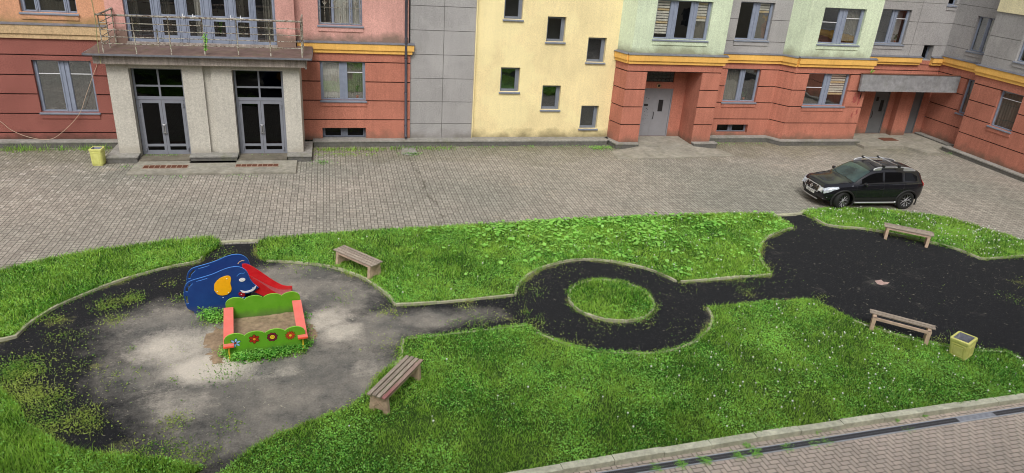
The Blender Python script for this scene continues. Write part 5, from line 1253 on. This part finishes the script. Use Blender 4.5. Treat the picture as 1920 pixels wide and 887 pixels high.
for (x, z, y) in ((.56, .58, -.034), (.80, .90, -.034), (.80, .53, -.034), (1.13, .835, -.028), (.67, .40, -.018), (1.35, .60, -.036), (1.16, .50, -.036), (1.08, .45, -.028), (1.11, .36, -.018)):
    mb.lathe([(0, .008), (.012, .005), (.014, 0)], 8, Matrix.Translation((x, y, z)) @ Matrix.Rotation(R(90), 4, 'X'))
mb.build('bolt', M['white'], el, smooth=True)
for k in range(4):
    mb = MB(); mb.box(-.06 + k * .15, .07 + k * .15, .018, .662, .15 + k * .17, .18 + k * .17); mb.build('step', M['darkred'], el)
mb = MB(); mb.box(.52, 1.05, .018, .662, .70, .73); mb.build('platform', M['darkred'], el)
# red chute: bed with raised sides, levelling out at the foot
prof = [(1.0, .72), (1.15, .69), (1.35, .56), (1.60, .37), (1.80, .235), (1.95, .165), (2.12, .14), (2.22, .14)]; prof = smooth_line(prof, 4)
mb = MB(); vs = []; n = len(prof)
for (x, z) in prof: vs += [(x, .07, z), (x, .61, z), (x, .61, z - .025), (x, .07, z - .025)]
mb.add(vs, [(4 * i + c, 4 * i + (c + 1) % 4, 4 * i + 4 + (c + 1) % 4, 4 * i + 4 + c) for i in range(n - 1) for c in range(4)]); mb.build('chute_bed', plain('steel_chute', srgb(190, 120, 125), .35, .5, var=.1), el, smooth=False)
up = [(1.12, .93), (1.22, .925), (1.35, .84), (1.55, .66), (1.78, .44), (1.98, .285), (2.10, .235), (2.24, .22)]; lo = [(2.24, .11), (2.05, .10), (1.85, .15), (1.6, .30), (1.35, .48), (1.12, .62)]
side = smooth_line(up, 4) + smooth_line(lo, 4); cm_ = panel_mesh(side, (), .035, .006)
for y in (.05, .63): panel('chute_side', cm_, M['redp'], el, y=y)
mb = MB(); mb.tube([(2.05, .08, 0), (2.05, .08, .14)], .02, 8); mb.tube([(2.05, .60, 0), (2.05, .60, .14)], .02, 8); mb.build('chute_leg', M['redp'], el)

# ---------------------------------------------------------------- foot grates, splash stone, cable, plants
def grate(x0, x1, y0, y1, z, n, lab, name='foot_grate'):
    g = tag(empty(name, ((x0 + x1) / 2, (y0 + y1) / 2, z)), lab, 'foot grate', 'rusty foot grates set in the entrance step'); w = (x1 - x0) / 2; d = (y1 - y0) / 2
    mb = MB(); mb.box(-w, w, -d, d, .0, .004); mb.build('pit', M['rust'], g)
    mb = MB(); e = .02; mb.box(-w, w, -d, -d + e, .0045, .014); mb.box(-w, w, d - e, d, .0045, .014)
    for k in range(n + 1): xx = -w + (2 * w - .022) * k / n; mb.box(xx, xx + (.05 if k == n // 2 else .022), -d + e + .001, d - e - .001, .0045, .013)
    mb.build('frame', plain('worn_grate_steel', srgb(170, 148, 130), .6, .2), g)
    mb = MB()
    for k in range(int(2 * w / .03)): mb.box(-w + .01 + k * .03, -w + .016 + k * .03, -d + e + .001, d - e - .001, .0045, .009)
    mb.build('bars', M['rust'], g); return g
grate(-6.72, -5.22, 26.42, 26.78, .085, 8, 'left rusty foot grate in the entrance step, below the left glazed door')
grate(-3.60, -2.08, 26.48, 26.80, .085, 8, 'right rusty foot grate in the entrance step, below the right glazed door')
o = MB().box(26.95, 27.85, 29.35, 29.85, .131, .145).build('door_mat', M['rust'], bevel=.005); tag(o, 'dark brown mat on the corner porch in front of the grey door', 'door mat')
o = MB().prism([(2.72, 28.9), (2.62, 28.15), (2.95, 27.95), (3.30, 28.25), (3.22, 28.85)], 0, [.05, .03, .02, .035, .06]).build('splash_stone', M['ledge_top'], bevel=.01); tag(o, 'broken grey concrete splash stone under the downpipe', 'stone slab')
mb = MB()
cp = [(-8.3, 27.8, 3.58)] + [(x, 29.47, max(z, .275)) for x, z in ((-8.45, 3.25), (-8.68, 2.73), (-9.04, 1.96), (-9.39, 1.24), (-10.1, .53), (-10.57, .26), (-11.18, .35), (-11.73, .62), (-12.06, .98), (-12.8, 1.7))]
mb.tube(smooth_line(cp, 5), .009, 6); o = mb.build('hanging_cable', M['cable'] if 'cable' in M else plain('cable_sheath', srgb(196, 172, 150), .6), smooth=True); tag(o, 'thin beige cable drooping across the dark red wall', 'cable')
o = MB().box(-1.06, -.98, 29.56, 29.6, 3.10, 3.18).build('wall_button', M['white'], bevel=.006); tag(o, 'small white box on the red wall beside the entrance block', 'wall box')
mb = MB(); wpts = [(-7.74, 27.34, 3.6), (-7.74, 27.36, 4.4), (-7.70, 27.38, 5.3), (-7.80, 27.4, 7.5)]; mb.tube(smooth_line(wpts, 4), .013, 6)
o = mb.build('hanging_wire', plain('mossy_wire', srgb(140, 140, 100), .8), smooth=True); tag(o, 'greenish wire running up past the left end of the balcony railing', 'cable')
def leafy(name, loc, label, h, n, pot=None, spread=.12, mat='herb', lr=(.02, .045), cat='plant'):
    g = tag(empty(name, loc), label, cat); rr = random.Random(sum(map(ord, label)) % 999); mb = MB(); lb_ = MB(); z0 = 0
    if pot:
        p = MB(); p.lathe([(0, 0), (pot * .7, 0), (pot, pot * 1.6), (pot * .85, pot * 1.6), (pot * .8, pot * 1.4), (0, pot * 1.4)], 14); p.build('pot', M['terracotta'], g, smooth=False); z0 = pot * 1.4
    for s in range(max(2, n // 14)):
        a = rr.uniform(0, 6.28); q = [(0, 0, z0), (math.cos(a) * spread * .4, math.sin(a) * spread * .25, z0 + h * .5), (math.cos(a) * spread, math.sin(a) * spread * .4, z0 + h * rr.uniform(.8, 1.0))]; mb.tube(smooth_line(q, 4), .004, 5)
        c = smooth_line(q, 8)
        for k in range(14):
            b = c[rr.randrange(4, len(c))]; r_ = rr.uniform(*lr); d = Vector((rr.gauss(0, 1), rr.gauss(0, .7), rr.gauss(0, .5))).normalized(); e = d.cross(Vector((rr.gauss(0, 1), rr.gauss(0, 1), rr.gauss(0, 1)))).normalized(); b = Vector(b) + d * r_
            lb_.add([b - d * r_, b + e * r_ * .5, b + d * r_ * 1.2, b - e * r_ * .5], [(0, 1, 2, 3)])
    mb.build('stem', M['leaf_dark'], g); lb_.build('leaves', M[mat], g); return g
def tint_all(o, v=.6):
    for c in o.children:
        if c.name.startswith('leaves'): at = c.data.attributes.new('tint', 'FLOAT', 'POINT'); at.data.foreach_set('value', [v] * len(c.data.vertices))
tint_all(leafy('balcony_weed', (-4.33, 27.40, 3.96), 'green weed growing through the balcony railing', .75, 120, spread=.07, lr=(.02, .045)), .8)
leafy('potted_plant', (.98, 29.86, 1.92), 'potted plant behind the window left of the downpipe', .55, 60, pot=.07, mat='leaf_dark', spread=.2, cat='potted plant')
leafy('potted_plant', (19.1, 30.24, 1.95), 'potted plant behind the ground floor window right of the portal', .3, 50, pot=.06, mat='leaf_dark', spread=.12, cat='potted plant')
leafy('potted_plant', (27.35, 30.93, 4.76), 'potted plant behind the upper window above the canopy', .35, 50, pot=.05, mat='leaf_dark', spread=.1, cat='potted plant')
tint_all(leafy('canopy_weed', (24.95, 29.15, 3.53), 'small green weed on the left end of the grey canopy', .16, 60, spread=.14, lr=(.02, .04)), .7)
# red scraped plaster on the wall corner
mb = MB(); q_ = random.Random(8)
for (u, z, w, h) in ((24.72, 2.45, .28, .26), (24.55, 2.25, .34, .22), (24.8, 2.12, .18, .2), (24.5, 2.5, .12, .1), (24.85, 1.6, .14, .2), (24.6, 1.45, .12, .18)):
    n = 11; mb.add([(u + math.cos(t) * w * q_.uniform(.5, 1) * .5, 29.2965, z + math.sin(t) * h * q_.uniform(.5, 1)) for t in np.linspace(0, 6.28, n, endpoint=False)], [tuple(range(n))])
hp(mb, 'peeled_plaster', plain('scraped_plaster', srgb(158, 86, 78), .95, var=.35, scale=14))
mb = MB(); mb.add([(24.83 + math.cos(t) * .045 * q_.uniform(.7, 1.2), 29.2945, 2.40 + math.sin(t) * .19 * q_.uniform(.7, 1.1)) for t in np.linspace(0, 6.28, 12, endpoint=False)], [tuple(range(12))]); mb.box(24.2, 24.75, 29.286, 29.294, 2.64, 2.665); hp(mb, 'hole', M['groove'])

# ---------------------------------------------------------------- the car
(cax, cay), (cbx, cby) = [(18.17, 20.98), (20.78, 20.85)]; cra = math.atan2(cby - cay, cbx - cax)
car = tag(empty('parked_car', (cax - .82 * math.cos(cra) - .84 * math.sin(cra), cay - .82 * math.sin(cra) + .84 * math.cos(cra), 0), cra), 'black car with silver roof rails parked on the paving behind the right grass strip', 'car')
M['paint'] = plain('black_car_paint', (.007, .007, .011, 1), .26, 0, .4, var=.05, coat=.45)
M['trim'] = plain('black_plastic_trim', (.018, .018, .018, 1), .6)
M['cglass'] = plain('dark_car_glass', (.004, .004, .005, 1), .05, 0, .25, var=.1)
M['wscreen'] = plain('windscreen_glass', (.035, .06, .056, 1), .04, 0, .8, var=.6, scale=2.2)
M['silver'] = plain('silver_trim', srgb(205, 205, 208), .3, .7, var=.04)
M['rim'] = plain('alloy_rim', srgb(168, 168, 172), .35, .5, var=.05); M['tyre'] = plain('tyre_rubber', (.02, .02, .02, 1), .8); M['lamp'] = plain('headlamp_lens', srgb(205, 212, 220), .08, .3, .8, var=.5, scale=14)
M['redlamp'] = plain('rear_lamp', srgb(190, 25, 25), .2); M['plate'] = plain('number_plate', srgb(228, 228, 224), .5, var=.03)
def I(tab, x): return float(np.interp(x, [t[0] for t in tab], [t[1] for t in tab]))
def SM(tab):      # smoothed table
    xs = np.linspace(0, 4.34, 400); ys = np.interp(xs, [t[0] for t in tab], [t[1] for t in tab]); k = np.ones(15) / 15
    yp = np.pad(ys, 7, mode='edge'); ys2 = np.convolve(yp, k, 'valid'); ys2[:6] = ys[:6]; ys2[-6:] = ys[-6:]
    return lambda x: float(np.interp(x, xs, ys2))
fw = SM([(0, .58), (.06, .68), (.2, .81), (.45, .875), (.8, .90), (3.3, .905), (3.8, .895), (4.1, .85), (4.27, .76), (4.34, .66)])
fbot = SM([(0, .45), (.1, .36), (.4, .31), (.9, .31), (3.6, .31), (4.1, .40), (4.34, .50)])
fbelt = SM([(0, .66), (.06, .78), (.14, .86), (.3, .92), (.6, .965), (1.1, 1.02), (1.6, 1.05), (3.0, 1.09), (4.0, 1.13), (4.25, 1.12), (4.34, 1.0)])
ftop = SM([(0, .68), (.06, .82), (.14, .92), (.3, .98), (.6, 1.03), (1.13, 1.09), (1.25, 1.155), (1.55, 1.37), (1.85, 1.55), (2.0, 1.60), (2.4, 1.645), (3.0, 1.64), (3.6, 1.60), (3.95, 1.54), (4.12, 1.42), (4.25, 1.16), (4.34, 1.02)])
fwr = SM([(0, .45), (.14, .62), (.4, .74), (.9, .79), (1.15, .79), (1.4, .745), (1.9, .655), (2.4, .625), (3.6, .61), (3.95, .60), (4.1, .60), (4.25, .62), (4.34, .55)])
def sec(x):
    w, zb, zs, zt, wr = fw(x), fbot(x), fbelt(x), ftop(x), fwr(x)
    mid = zb + (zs - zb) * .5
    return [(0, zb), (w - .14, zb), (w - .05, zb + .05), (w - .012, zb + .16), (w, max(mid, zb + .18)), (w - .006, zs - .10), (w - .03, zs - .025), (min(w - .07, max(wr, w - .085)), zs), (wr, max(zs + .004, zt - .055)), (wr - .035, max(zs + .008, zt - .022)), (wr - .12, zt), (wr * .4, zt + .018), (0, zt + .022)]
NS = 13
def surf(x, s, off=0.0, side=-1):
    p = sec(x); i = min(int(s), NS - 2); f = s - i; y = p[i][0] + (p[i + 1][0] - p[i][0]) * f; z = p[i][1] + (p[i + 1][1] - p[i][1]) * f
    if off:
        e = .02; a = Vector(surf(x, s)); bx_ = Vector(surf(min(4.33, x + e), s)) - Vector(surf(max(.001, x - e), s)); bs = Vector(surf(x, min(NS - 1.001, s + .2))) - Vector(surf(x, max(0, s - .2)))
        nrm = bx_.cross(bs); 
        if nrm.length < 1e-9: nrm = Vector((0, -1, 0))
        nrm.normalize()
        c = Vector((x, 0, .8)); 
        if nrm.dot(a - c) < 0: nrm = -nrm
        q = a + nrm * off; return (q.x, q.y * (1 if side < 0 else -1), q.z)
    return (x, y * side, z)
xs = sorted(set(list(np.linspace(0, .4, 12)) + list(np.linspace(.4, 4.0, 46)) + list(np.linspace(4.0, 4.34, 10))))
mb = MB(); vs = []; ring = []
for x in xs:
    p = sec(x); vs += [(x, -a, b) for a, b in p] + [(x, a, b) for a, b in p[-2:0:-1]]
nr = 2 * NS - 2
fs = [(i * nr + k, i * nr + (k + 1) % nr, (i + 1) * nr + (k + 1) % nr, (i + 1) * nr + k) for i in range(len(xs) - 1) for k in range(nr)]
fs += [tuple(range(nr))[::-1], tuple(range((len(xs) - 1) * nr, len(xs) * nr))]
mb.add(vs, fs); bo = mb.build('body', M['paint'], None, smooth=True)
me = bo.data
import bmesh
bm = bmesh.new(); bm.from_mesh(me); bmesh.ops.recalc_face_normals(bm, faces=bm.faces); bm.to_mesh(me); bm.free()
cut = MB()
for wx in (.82, 3.49):
    for s in (-1, 1): cut.lathe([(0, -.17), (.415, -.17), (.415, .17), (0, .17)], 36, Matrix.Translation((wx, s * .80, .37)) @ Matrix.Rotation(R(90), 4, 'X'))
co_ = cut.build('cutter', M['trim'])
bm = bmesh.new(); bm.from_mesh(co_.data); bmesh.ops.remove_doubles(bm, verts=bm.verts, dist=1e-5); bmesh.ops.recalc_face_normals(bm, faces=bm.faces); bm.to_mesh(co_.data); bm.free()
bl = bo.modifiers.new('b', 'BOOLEAN'); bl.object = co_; bl.operation = 'DIFFERENCE'; bl.solver = 'EXACT'
dg = bpy.context.evaluated_depsgraph_get(); dg.update(); nm_ = bpy.data.meshes.new_from_object(bo.evaluated_get(dg)); bo.modifiers.clear(); bo.data = nm_
bpy.data.objects.remove(co_); bo.parent = car
nm_.attributes.remove(nm_.attributes['sharp_face']) if 'sharp_face' in nm_.attributes else None
for p in nm_.polygons: p.use_smooth = True
try: nm_.set_sharp_from_angle(angle=R(38))
except Exception: pass
def patch(name, x0, x1, s0, s1, mat, off=.006, sides=(-1, 1), nx_=10, ns=5, parent=None, label=None):
    """s0, s1 may be functions of x"""
    for sd_ in sides:
        m_ = MB(); vs = []
        for i in range(nx_ + 1):
            x = x0 + (x1 - x0) * i / nx_; a = s0(x) if callable(s0) else s0; b = s1(x) if callable(s1) else s1
            for k in range(ns + 1): vs.append(surf(x, a + (b - a) * k / ns, off, sd_))
        m_.add(vs, [(i * (ns + 1) + k, i * (ns + 1) + k + 1, (i + 1) * (ns + 1) + k + 1, (i + 1) * (ns + 1) + k) for i in range(nx_) for k in range(ns)])
        o = m_.build(name, mat, parent or car, smooth=True)
patch('side_window', 1.50, 2.36, 7.15, 7.86, M['cglass']); patch('side_window', 2.46, 3.20, 7.15, 7.86, M['cglass'])
patch('quarter_window', 3.32, 3.84, 7.2, lambda x: 7.86 - max(0, x - 3.6) * 1.0, M['cglass'])
def screen(name, x0, x1, s0, mat, off=.006):
    m_ = MB(); vs = []; n = 10
    svals = [s0 + (NS - 1.001 - s0) * k / 6 for k in range(7)]
    for i in range(n + 1):
        x = x0 + (x1 - x0) * i / n; row = [surf(x, s, off, -1) for s in svals] + [surf(x, s, off, 1) for s in svals[::-1]]; vs += row
    w = 14; m_.add(vs, [(i * w + k, i * w + k + 1, (i + 1) * w + k + 1, (i + 1) * w + k) for i in range(n) for k in range(w - 1)]); return m_.build(name, mat, car, smooth=True)
screen('windscreen', 1.20, 1.84, 9.0, M['wscreen']); screen('rear_window', 3.99, 4.20, 9.0, M['cglass'])
mb = MB(); mb.box(1.09, 1.19, -.72, .72, 1.075, 1.10); mb.build('wiper_tray', M['trim'], car)
for y in (-.45, .12):
    mb = MB(); mb.tube([(1.16, y, 1.12), (1.22, y + .28, 1.17), (1.27, y + .50, 1.20)], .009, 5); mb.build('wiper', M['trim'], car)
# dashboard glints, door seams, arch trim, sill
for x in (1.28, 2.41, 3.25): patch('door_seam', x, x + .010, 3.0, 7.9 if x > 1.4 else 6.9, M['trim'], .0025, nx_=1, ns=14)
patch('window_line', 1.35, 3.9, 7.02, 7.10, M['trim'], .008, nx_=24, ns=1)
patch('lower_cladding', 1.25, 3.06, 1.6, 3.3, M['trim'], .006, nx_=12, ns=6)
for wx in (.82, 3.49):
    for s in (-1, 1):
        m_ = MB(); vs = []; n = 22
        for k in range(n + 1):
            t = R(-22) + R(224) * k / n
            for r_, yy in ((.412, .0), (.418, .03), (.475, .026), (.485, .0)):
                x = wx + math.cos(t) * r_; z = .37 + math.sin(t) * r_; xc = min(4.3, max(.03, x)); w = fw(xc); z_ = max(z, .2)
                vs.append((x, s * (w + yy - .004), z_))
        m_.add(vs, [(k * 4 + c, k * 4 + c + 1, k * 4 + 5 + c, k * 4 + 4 + c) for k in range(n) for c in range(3)]); m_.build('wheel_arch', M['trim'], car, smooth=True)
# wheels
def wheel(wx, s, steer=0.0):
    Mx = Matrix.Diagonal((1, 1, 1 / .925, 1)) @ Matrix.Translation((wx, s * .80, .357)) @ Matrix.Diagonal((1.03, 1, 1.03, 1)) @ Matrix.Rotation(steer, 4, 'Z') @ Matrix.Rotation(R(90) * (1 if s < 0 else -1), 4, 'X')
    h = .105
    w = MB(); w.lathe([(.22, h - .02), (.235, h - .004), (.29, h), (.325, h - .012), (.345, h - .04), (.347, 0), (.345, -h + .04), (.325, -h + .012), (.22, -h)], 36, Mx); root = w.build('wheel', M['tyre'], car, smooth=True)
    r_ = MB(); r_.lathe([(.0, h - .10), (.20, h - .10), (.205, h - .03), (.222, h - .012), (.236, h - .006), (.236, h - .03)], 36, Mx); r_.build('rim_well', M['trim'], root, smooth=True)
    r_ = MB(); r_.lathe([(0, h - .004), (.03, h - .006), (.048, h - .02), (.05, h - .06)], 20, Mx)
    for k in range(6):
        a = k * math.pi / 3 + .2
        for sg in (-1, 1):      # forked spokes
            pts = [Vector((.045 * math.cos(a), .045 * math.sin(a), h - .022)), Vector((.12 * math.cos(a + sg * .12), .12 * math.sin(a + sg * .12), h - .018)), Vector((.222 * math.cos(a + sg * .30), .222 * math.sin(a + sg * .30), h - .012))]
            r_.tube([Mx @ p for p in pts], [.012, .011, .010], 6)
    r_.build('rim', M['rim'], root, smooth=True)
wheel(.82, -1, R(16)); wheel(.82, 1, R(16)); wheel(3.49, -1); wheel(3.49, 1)
# underbody
mb = MB(); mb.box(.5, 3.9, -.62, .62, .20, .5); mb.build('underbody', M['trim'], car)
# nose
patch('headlight', .075, .56, lambda x: 4.5 + max(0, x - .15) * 2.2, lambda x: 7.2 - max(0, x - .25) * 1.5, M['lamp'], .010, nx_=8, ns=4)
def nose(name, y0, y1, z0, z1, mat, off=.0, th=.02, kk=.42, bev=0):
    m_ = MB()
    def X_(z, y): 
        zz = [(-1, .0), (.60, .0), (.68, .0), (.82, .06), (.92, .14)]; base = float(np.interp(z, [a for a, b in zz], [b for a, b in zz])); return base + max(0, abs(y) - .40) * kk + abs(y) * .05 - off - .016
    n = 8; vs = []
    for k in range(n + 1):
        y = y0 + (y1 - y0) * k / n; vs += [(X_(z0, y), y, z0), (X_(z1, y), y, z1), (X_(z1, y) + th, y, z1), (X_(z0, y) + th, y, z0)]
    m_.add(vs, [(k * 4 + c, k * 4 + (c + 1) % 4, k * 4 + 4 + (c + 1) % 4, k * 4 + 4 + c) for k in range(n) for c in range(4)] + [(0, 1, 2, 3), tuple(range(n * 4, n * 4 + 4))[::-1]])
    return m_.build(name, mat, car, bevel=bev)
nose('grille', -.40, .40, .60, .83, M['trim'], .004)
for z in (.66, .72, .78): nose('grille_bar', -.38, .38, z, z + .012, plain('grille_dark', (.03, .03, .03, 1), .4), .012)
nose('grille_chrome', -.43, .43, .585, .612, M['silver'], .02); nose('grille_chrome', -.40, .40, .835, .852, M['silver'], .016)
for s in (-1, 1):
    for y in (.25, .40):
        m_ = MB(); yy = s * y; m_.hexa([(-.022, yy - .014, .60), (.0, yy - .014, .60), (.0, yy + .014, .60), (-.022, yy + .014, .60), (.056, yy - .022, .84), (.10, yy - .022, .84), (.10, yy + .022, .84), (.056, yy + .022, .84)]); m_.build('grille_strut', M['silver'], car, bevel=.005)
m_ = MB(); Mb = Matrix.Translation((-.008, 0, .715)) @ Matrix.Rotation(R(-68), 4, 'Y'); m_.lathe([(.062, -.004), (.075, .008), (.062, .012), (.05, .004)], 24, Mb)
m_.hexa([tuple(Mb @ Vector(v)) for v in ((-.014, -.085, .0), (.014, -.085, .0), (.014, .085, .0), (-.014, .085, .0), (-.014, -.085, .014), (.014, -.085, .014), (.014, .085, .014), (-.014, .085, .014))]); m_.build('badge', M['silver'], car)
pl_o = nose('number_plate', -.26, .26, .475, .585, M['plate'], .022, th=.012)
m_ = MB(); pr = random.Random(4)
for k, (y, w) in enumerate(((.20, .03), (.13, .03), (.085, .03), (.04, .03), (-.03, .03), (-.075, .03), (-.16, .025), (-.20, .025))):
    for (a, b, c, d) in ((0, 1, 0, .2), (0, .25, 0, 1), (0, 1, .8, 1))[: 2 + k % 2]:
        h0 = .495 if k < 6 else .53; h1 = .565; y1_ = y - w * a; y2_ = y - w * b; m_.box(-.0415, -.0385, min(y1_, y2_) - .002, max(y1_, y2_) + .002, h0 + (h1 - h0) * c, h0 + (h1 - h0) * d)
m_.box(-.0415, -.0385, -.142, -.138, .485, .575); m_.build('plate_letters', M['trim'], pl_o)
for s in (-1, 1): nose('headlamp', min(s * .45, s * .63), max(s * .45, s * .63), .67, .83, M['lamp'], .022, th=.05, kk=.05, bev=.01)
nose('lower_intake', -.42, .42, .345, .44, M['trim'], .002); nose('skid_strip', -.45, .45, .30, .335, M['silver'], .002)
for s in (-1, 1):
    m_ = MB(); Mf = Matrix.Translation((.135, s * .66, .43)) @ Matrix.Rotation(R(-90), 4, 'Y') @ Matrix.Rotation(R(s * -38), 4, 'X'); m_.lathe([(0, .02), (.04, .015), (.055, -.01)], 16, Mf); m_.build('fog_lamp', M['lamp'], car, smooth=True)
    m_ = MB(); m_.tube([(.10, s * .60, .50), (.20, s * .79, .50)], .012, 6); m_.build('bumper_trim', M['silver'], car)
# bonnet creases
for s in (-1, 1): 
    m_ = MB(); m_.tube([surf(.25, 9.9, .004, s), surf(.55, 9.9, .004, s), surf(.85, 9.9, .004, s), surf(1.08, 9.9, .004, s)], .010, 6); m_.build('bonnet_crease', M['paint'], car, smooth=True)
patch('bonnet_seam', .16, 1.10, 7.95, 8.02, M['trim'], .0025, nx_=12, ns=1)
patch('side_marker', 1.06, 1.14, 6.15, 6.45, M['silver'], .012, nx_=2, ns=1)
patch('rear_lamp', 4.12, 4.30, 4.9, 7.5, M['redlamp'], .010, nx_=4, ns=5)
for x in (2.22, 3.06):
    for s in (-1, 1): m_ = MB(); w = fw(x) * s; m_.tube([(x, w, .90), (x + .01, w + s * .035, .905), (x + .15, w + s * .035, .915), (x + .16, w, .92)], .013, 6); m_.build('door_handle', M['trim'], car, smooth=True)
for s in (-1, 1):
    m_ = MB(); vs = []; prof_ = [(0, 0, .0), (.4, .25, 1), (1, .25, .9), (1, 0, .0)]
    m_.lathe([(0, -.10), (.055, -.085), (.078, -.03), (.082, .03), (.06, .09), (0, .10)], 12, Matrix.Translation((1.52, s * 1.0, 1.12)) @ Matrix.Rotation(R(90), 4, 'X') @ Matrix.Diagonal((.7, 1, 1, 1)))
    m_.box(1.50, 1.56, min(s * .86, s * .95), max(s * .86, s * .95), 1.055, 1.085); m_.build('wing_mirror', M['paint'], car, smooth=True)
    m_ = MB(); m_.tube([(1.26, s * .93, .345), (1.34, s * .945, .34), (2.93, s * .945, .34), (3.0, s * .93, .345)], .034, 10); m_.build('side_step', M['silver'], car, smooth=True)
    # roof rail: tapered feet and raised bar
    pts = [(1.98, s * .60, 1.60), (2.08, s * .60, 1.655), (2.3, s * .595, 1.70), (2.8, s * .59, 1.71), (3.3, s * .585, 1.69), (3.6, s * .58, 1.64), (3.76, s * .58, 1.575)]
    m_ = MB(); m_.tube(smooth_line(pts, 4), .027, 8); m_.build('roof_rail', M['silver'], car, smooth=True)
    for a, b in ((1.98, 2.30), (3.25, 3.76)):
        m_ = MB(); y0 = s * .60 - .02; y1 = s * .60 + .02; zt0 = 1.61 if a < 2.5 else 1.69; zt1 = 1.70 if a < 2.5 else 1.58
        m_.hexa([(a, y0, 1.55), (b, y0, 1.55), (b, y1, 1.55), (a, y1, 1.55), (a, y0, zt0), (b, y0, zt1), (b, y1, zt1), (a, y1, zt0)]); m_.build('rail_foot', M['silver'], car, bevel=.006)
for x in (2.36, 3.02):
    m_ = MB(); m_.tube([(x, -.56, 1.755), (x, .56, 1.755)], .022, 8); m_.build('cross_bar', M['silver'], car, smooth=True)
    for s in (-1, 1): m_ = MB(); m_.box(x - .05, x + .05, s * .60 - .045, s * .60 + .045, 1.70, 1.785); m_.build('bar_clamp', M['trim'], car, bevel=.012)
m_ = MB(); m_.tube([(3.7, 0, 1.58), (3.86, 0, 1.72)], .006, 5); m_.build('aerial', M['trim'], car)

def shorten(o):      # short overhangs, boxy tail
    if o.type == 'MESH':
        for v in o.data.vertices:
            x = v.co.x
            if x < .37: v.co.x = .37 + (x - .37) * .93
            elif x > 3.9: v.co.x = 3.9 + (x - 3.9) * .80
    for c in o.children: shorten(c)
shorten(car); car.scale = (1, 1, .925)
